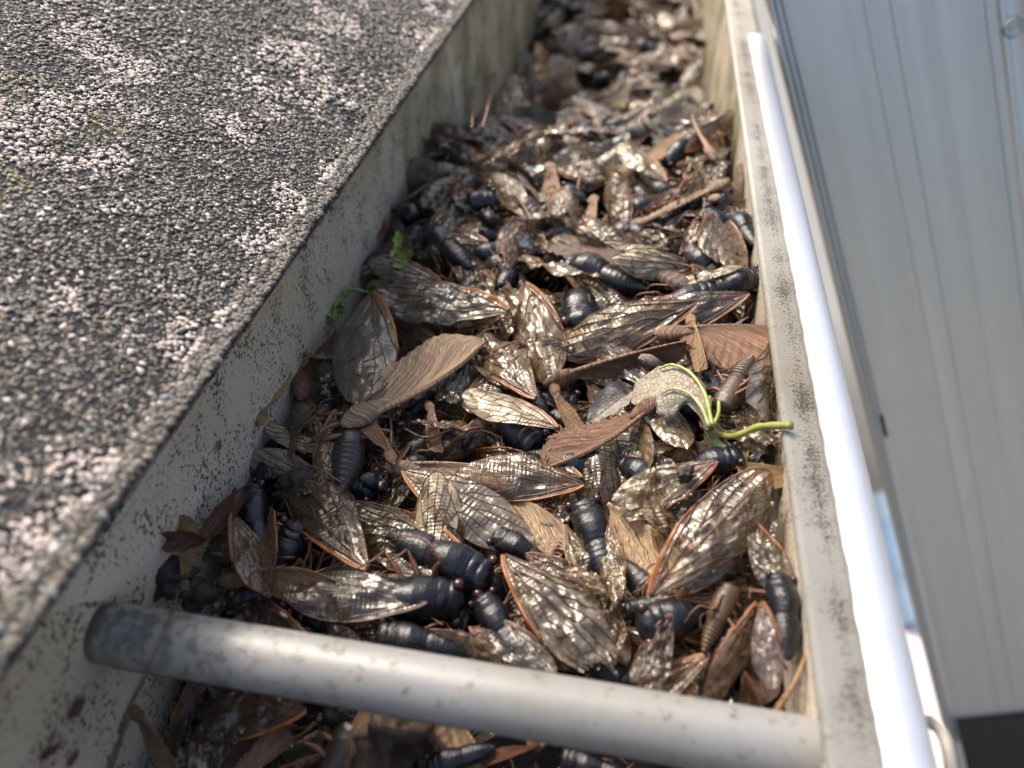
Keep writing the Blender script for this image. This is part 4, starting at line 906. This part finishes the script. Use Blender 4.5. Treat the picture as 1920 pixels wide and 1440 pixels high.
# ------------------------------------------------------------ the rest of the pile
def free(x, y, z, L, ang, til, roll):
    p0 = np.array([x, y, z]); d = np.array([math.cos(ang)*math.cos(til), math.sin(ang)*math.cos(til), math.sin(til)])
    return p0-d*L/2, p0+d*L/2
def put(kind, x, y, z, label, grp, small=False):
    ang = rnd.uniform(0, 6.283); til = R(rnd.gauss(0, 14)); 
    L = {'w': rnd.uniform(2.4, 3.3), 'c': rnd.uniform(2.1, 2.7), 's': rnd.uniform(2.4, 4.0), 'l': rnd.uniform(2, 4)}[kind]
    if y > 24: L *= 1.3
    if x < 2.0 or x > 10.6: ang = rnd.choice((math.pi/2, -math.pi/2))+rnd.gauss(0, .35)
    p0, p1 = free(x, y, z, L, ang, til, 0)
    for p in (p0, p1): p[0] = min(max(p[0], .35), 12.2)
    if kind == 'w': o = wing_thing(p0, p1, rnd.choice((1, -1)), rnd.choice(('amber', 'olive', 'smoke', 'gold', 'gold', 'silver', 'dark') if y < 20 else ('silver', 'pale', 'gold', 'silver', 'pale', 'smoke')), rnd.choice(('orange', 'rust', 'brown')), rnd.randrange(8), rnd.gauss(0, 22), label, grp)  # paler tone lists far back, here and below, lighten the dark deep end by colour
    elif kind == 'c':
        o = cicada(p0, p1, label, rnd.choice((0, 0, 90, 180))+rnd.gauss(0, 20), auto=None if small else (rnd.choice(('amber', 'olive', 'smoke', 'gold') if y < 20 else ('gold', 'silver', 'pale')), rnd.choice(('orange', 'rust')), rnd.choice((2, 8, 14, 35)), rnd.randrange(8)), legs=rnd.choice((4, 6)), group=grp, col=rnd.choice((BLACK, BLACK, BLACK, (.018, .013, .010, 1), (.035, .022, .014, 1))))
    elif kind == 's': o = samara(p0, p1, rnd.choice((1, -1)), rnd.choice(('tan', 'brown', 'brown', 'purple', 'grey', 'dark') if y < 24 else ('tan', 'tan', 'grey', 'purple', 'brown', 'grey')), rnd.randrange(5), rnd.gauss(0, 24), label, grp)
    else: o = leaf(p0, p1, rnd.choice(('brown', 'grey', 'tan', 'pale') if y > 24 else ('brown', 'grey', 'tan', 'brown')), rnd.randrange(4), rnd.gauss(0, 20), label, grp)
    return o
KN = {'w': 'cicada wing', 'c': 'cicada', 's': 'maple seed', 'l': 'leaf'}
def zone(y0, y1, n, mixk, lo, hi, where, seed):
    rnd.seed(seed)
    for i in range(n):
        kind = rnd.choice(mixk); x = rnd.uniform(.6, 12.0); y = y0+(y1-y0)*(i+rnd.random())/n
        put(kind, x, y, surf(x, y)+rnd.uniform(lo, hi), f"{ {'w':'dull','c':'dark','s':'brown','l':'dry'}[kind]} {KN[kind]} buried {where}", f"{KN[kind]}s buried {where}", small=(kind == 'c' and rnd.random() < .12))
zone(-4, 1.0, 26, 'wcss', -1.0, .0, 'in the shaded heap below the tube', 1)
zone(1.0, 9, 62, 'wwwcccs', -1.2, -.25, 'under the top layer of the near heap', 2)
zone(9, 17, 62, 'wwcccss', -1.1, -.15, 'under the top layer of the middle heap', 3)
zone(1.4, 16.5, 34, 'ccccw', -.55, -.1, 'between the larger insects of the sharp heap', 7)
def top(y0, y1, n, mixk, lo, hi, where, seed):
    rnd.seed(seed)
    for i in range(n):
        kind = rnd.choice(mixk); x = rnd.uniform(.5, 12.1); y = y0+(y1-y0)*(i+rnd.random())/n
        side = 'the left wall' if x < 4.2 else ('the middle' if x < 8.3 else 'the front wall')
        put(kind, x, y, surf(x, y)+rnd.uniform(lo, hi), f"out of focus {KN[kind]} {where} near {side}", f"{KN[kind]}s {where} near {side}", small=(kind == 'c' and rnd.random() < .10))
top(17, 26, 85, 'wwwcccssl', -.6, .4, 'on the upper heap', 4)
top(26, 42, 130, 'wwwccsssl', -.4, .6, 'in the blurred far heap', 5)
top(42, 80, 120, 'wwwccssll', -.2, 1.1, 'at the far end of the gutter', 6)
def whole(y0, y1, n, lo, hi, where, seed):
    rnd.seed(seed)
    for i in range(n):
        x = rnd.uniform(.9, 11.6); y = y0+(y1-y0)*(i+rnd.random())/n; z = surf(x, y)+rnd.uniform(lo, hi)
        ang = rnd.uniform(0, 6.283); p0, p1 = free(x, y, z, rnd.uniform(2.1, 2.5)*(1.2 if y > 24 else 1), ang, R(rnd.gauss(0, 12)), 0)
        for p in (p0, p1): p[0] = min(max(p[0], .5), 12.0)
        side = 'the left wall' if x < 4.2 else ('the middle' if x < 8.3 else 'the front wall')
        cicada(p0, p1, f"whole cicada with folded wings {where} near {side}", rnd.gauss(0, 28), auto=(rnd.choice(('gold', 'olive', 'silver', 'amber', 'pale')), rnd.choice(('orange', 'rust')), rnd.choice((1, 5, 9)), rnd.choice((0, 1, 5))), legs=6, col=rnd.choice((BLACK, BLACK, BLACK, (.018, .013, .010, 1))), group=f"whole cicadas {where} near {side}")
whole(13.5, 26, 44, .0, .5, 'on top of the upper heap', 21)
whole(26, 60, 46, .2, .8, 'on top of the blurred far heap', 22)
whole(2.0, 13, 14, -.35, .0, 'among the sharp foreground insects', 23)
# dark rotting bed the pile lies on
def bed():
    nx, ny = 90, 700; xs = np.linspace(.01, 12.64, nx); ys = np.linspace(-13, 118, ny); X, Y = np.meshgrid(xs, ys, indexing='ij')
    Z = np.vectorize(surf)(X, Y)-1.25+.9*(fbm(X*1.6, Y*1.6, 81, 5)-.47)
    o = MB().add(np.stack([X, Y, Z], -1).reshape(-1, 3), [q for q in grid_faces(nx, ny)]).build('rotting_litter', M_litter); tag(o, kind='stuff')
    o['label'] = 'dark wet rotting litter under the dead insects'; o['category'] = 'litter'
bed()
def crumbs():
    rs = np.random.RandomState(77); m = MB()
    for i in range(2600):
        y = rs.uniform(-4, 30); x = rs.uniform(.1, 12.5); z = surf(x, y)-rs.uniform(.1, 1.0); a = rs.rand()*6.28; L = rs.uniform(.15, .8); w = rs.uniform(.01, .03) if rs.rand() < .6 else rs.uniform(.04, .12)
        d = np.array([math.cos(a), math.sin(a), rs.normal(0, .35)])*L; s = np.array([-math.sin(a), math.cos(a), rs.normal(0, .4)])*w; p = np.array([x, y, z]); k = np.array([0, 0, rs.uniform(-.1, .1)*L])
        m.add([p-s*.3, p+s*.3, p+d*.5+s+k, p+d*.5-s+k, p+d+s*.2, p+d-s*.2], [(0, 3, 2, 1), (3, 5, 4, 2)])
    m.build('litter_fibres', M_fib); 
M_fib = m_simple('fibre', (.12, .075, .045), .6, 0, .75, 60, .2, 500)
crumbs(); o = bpy.data.objects['litter_fibres']; tag(o, 'fine shreds and fibres strewn between the insects', 'litter', kind='stuff')
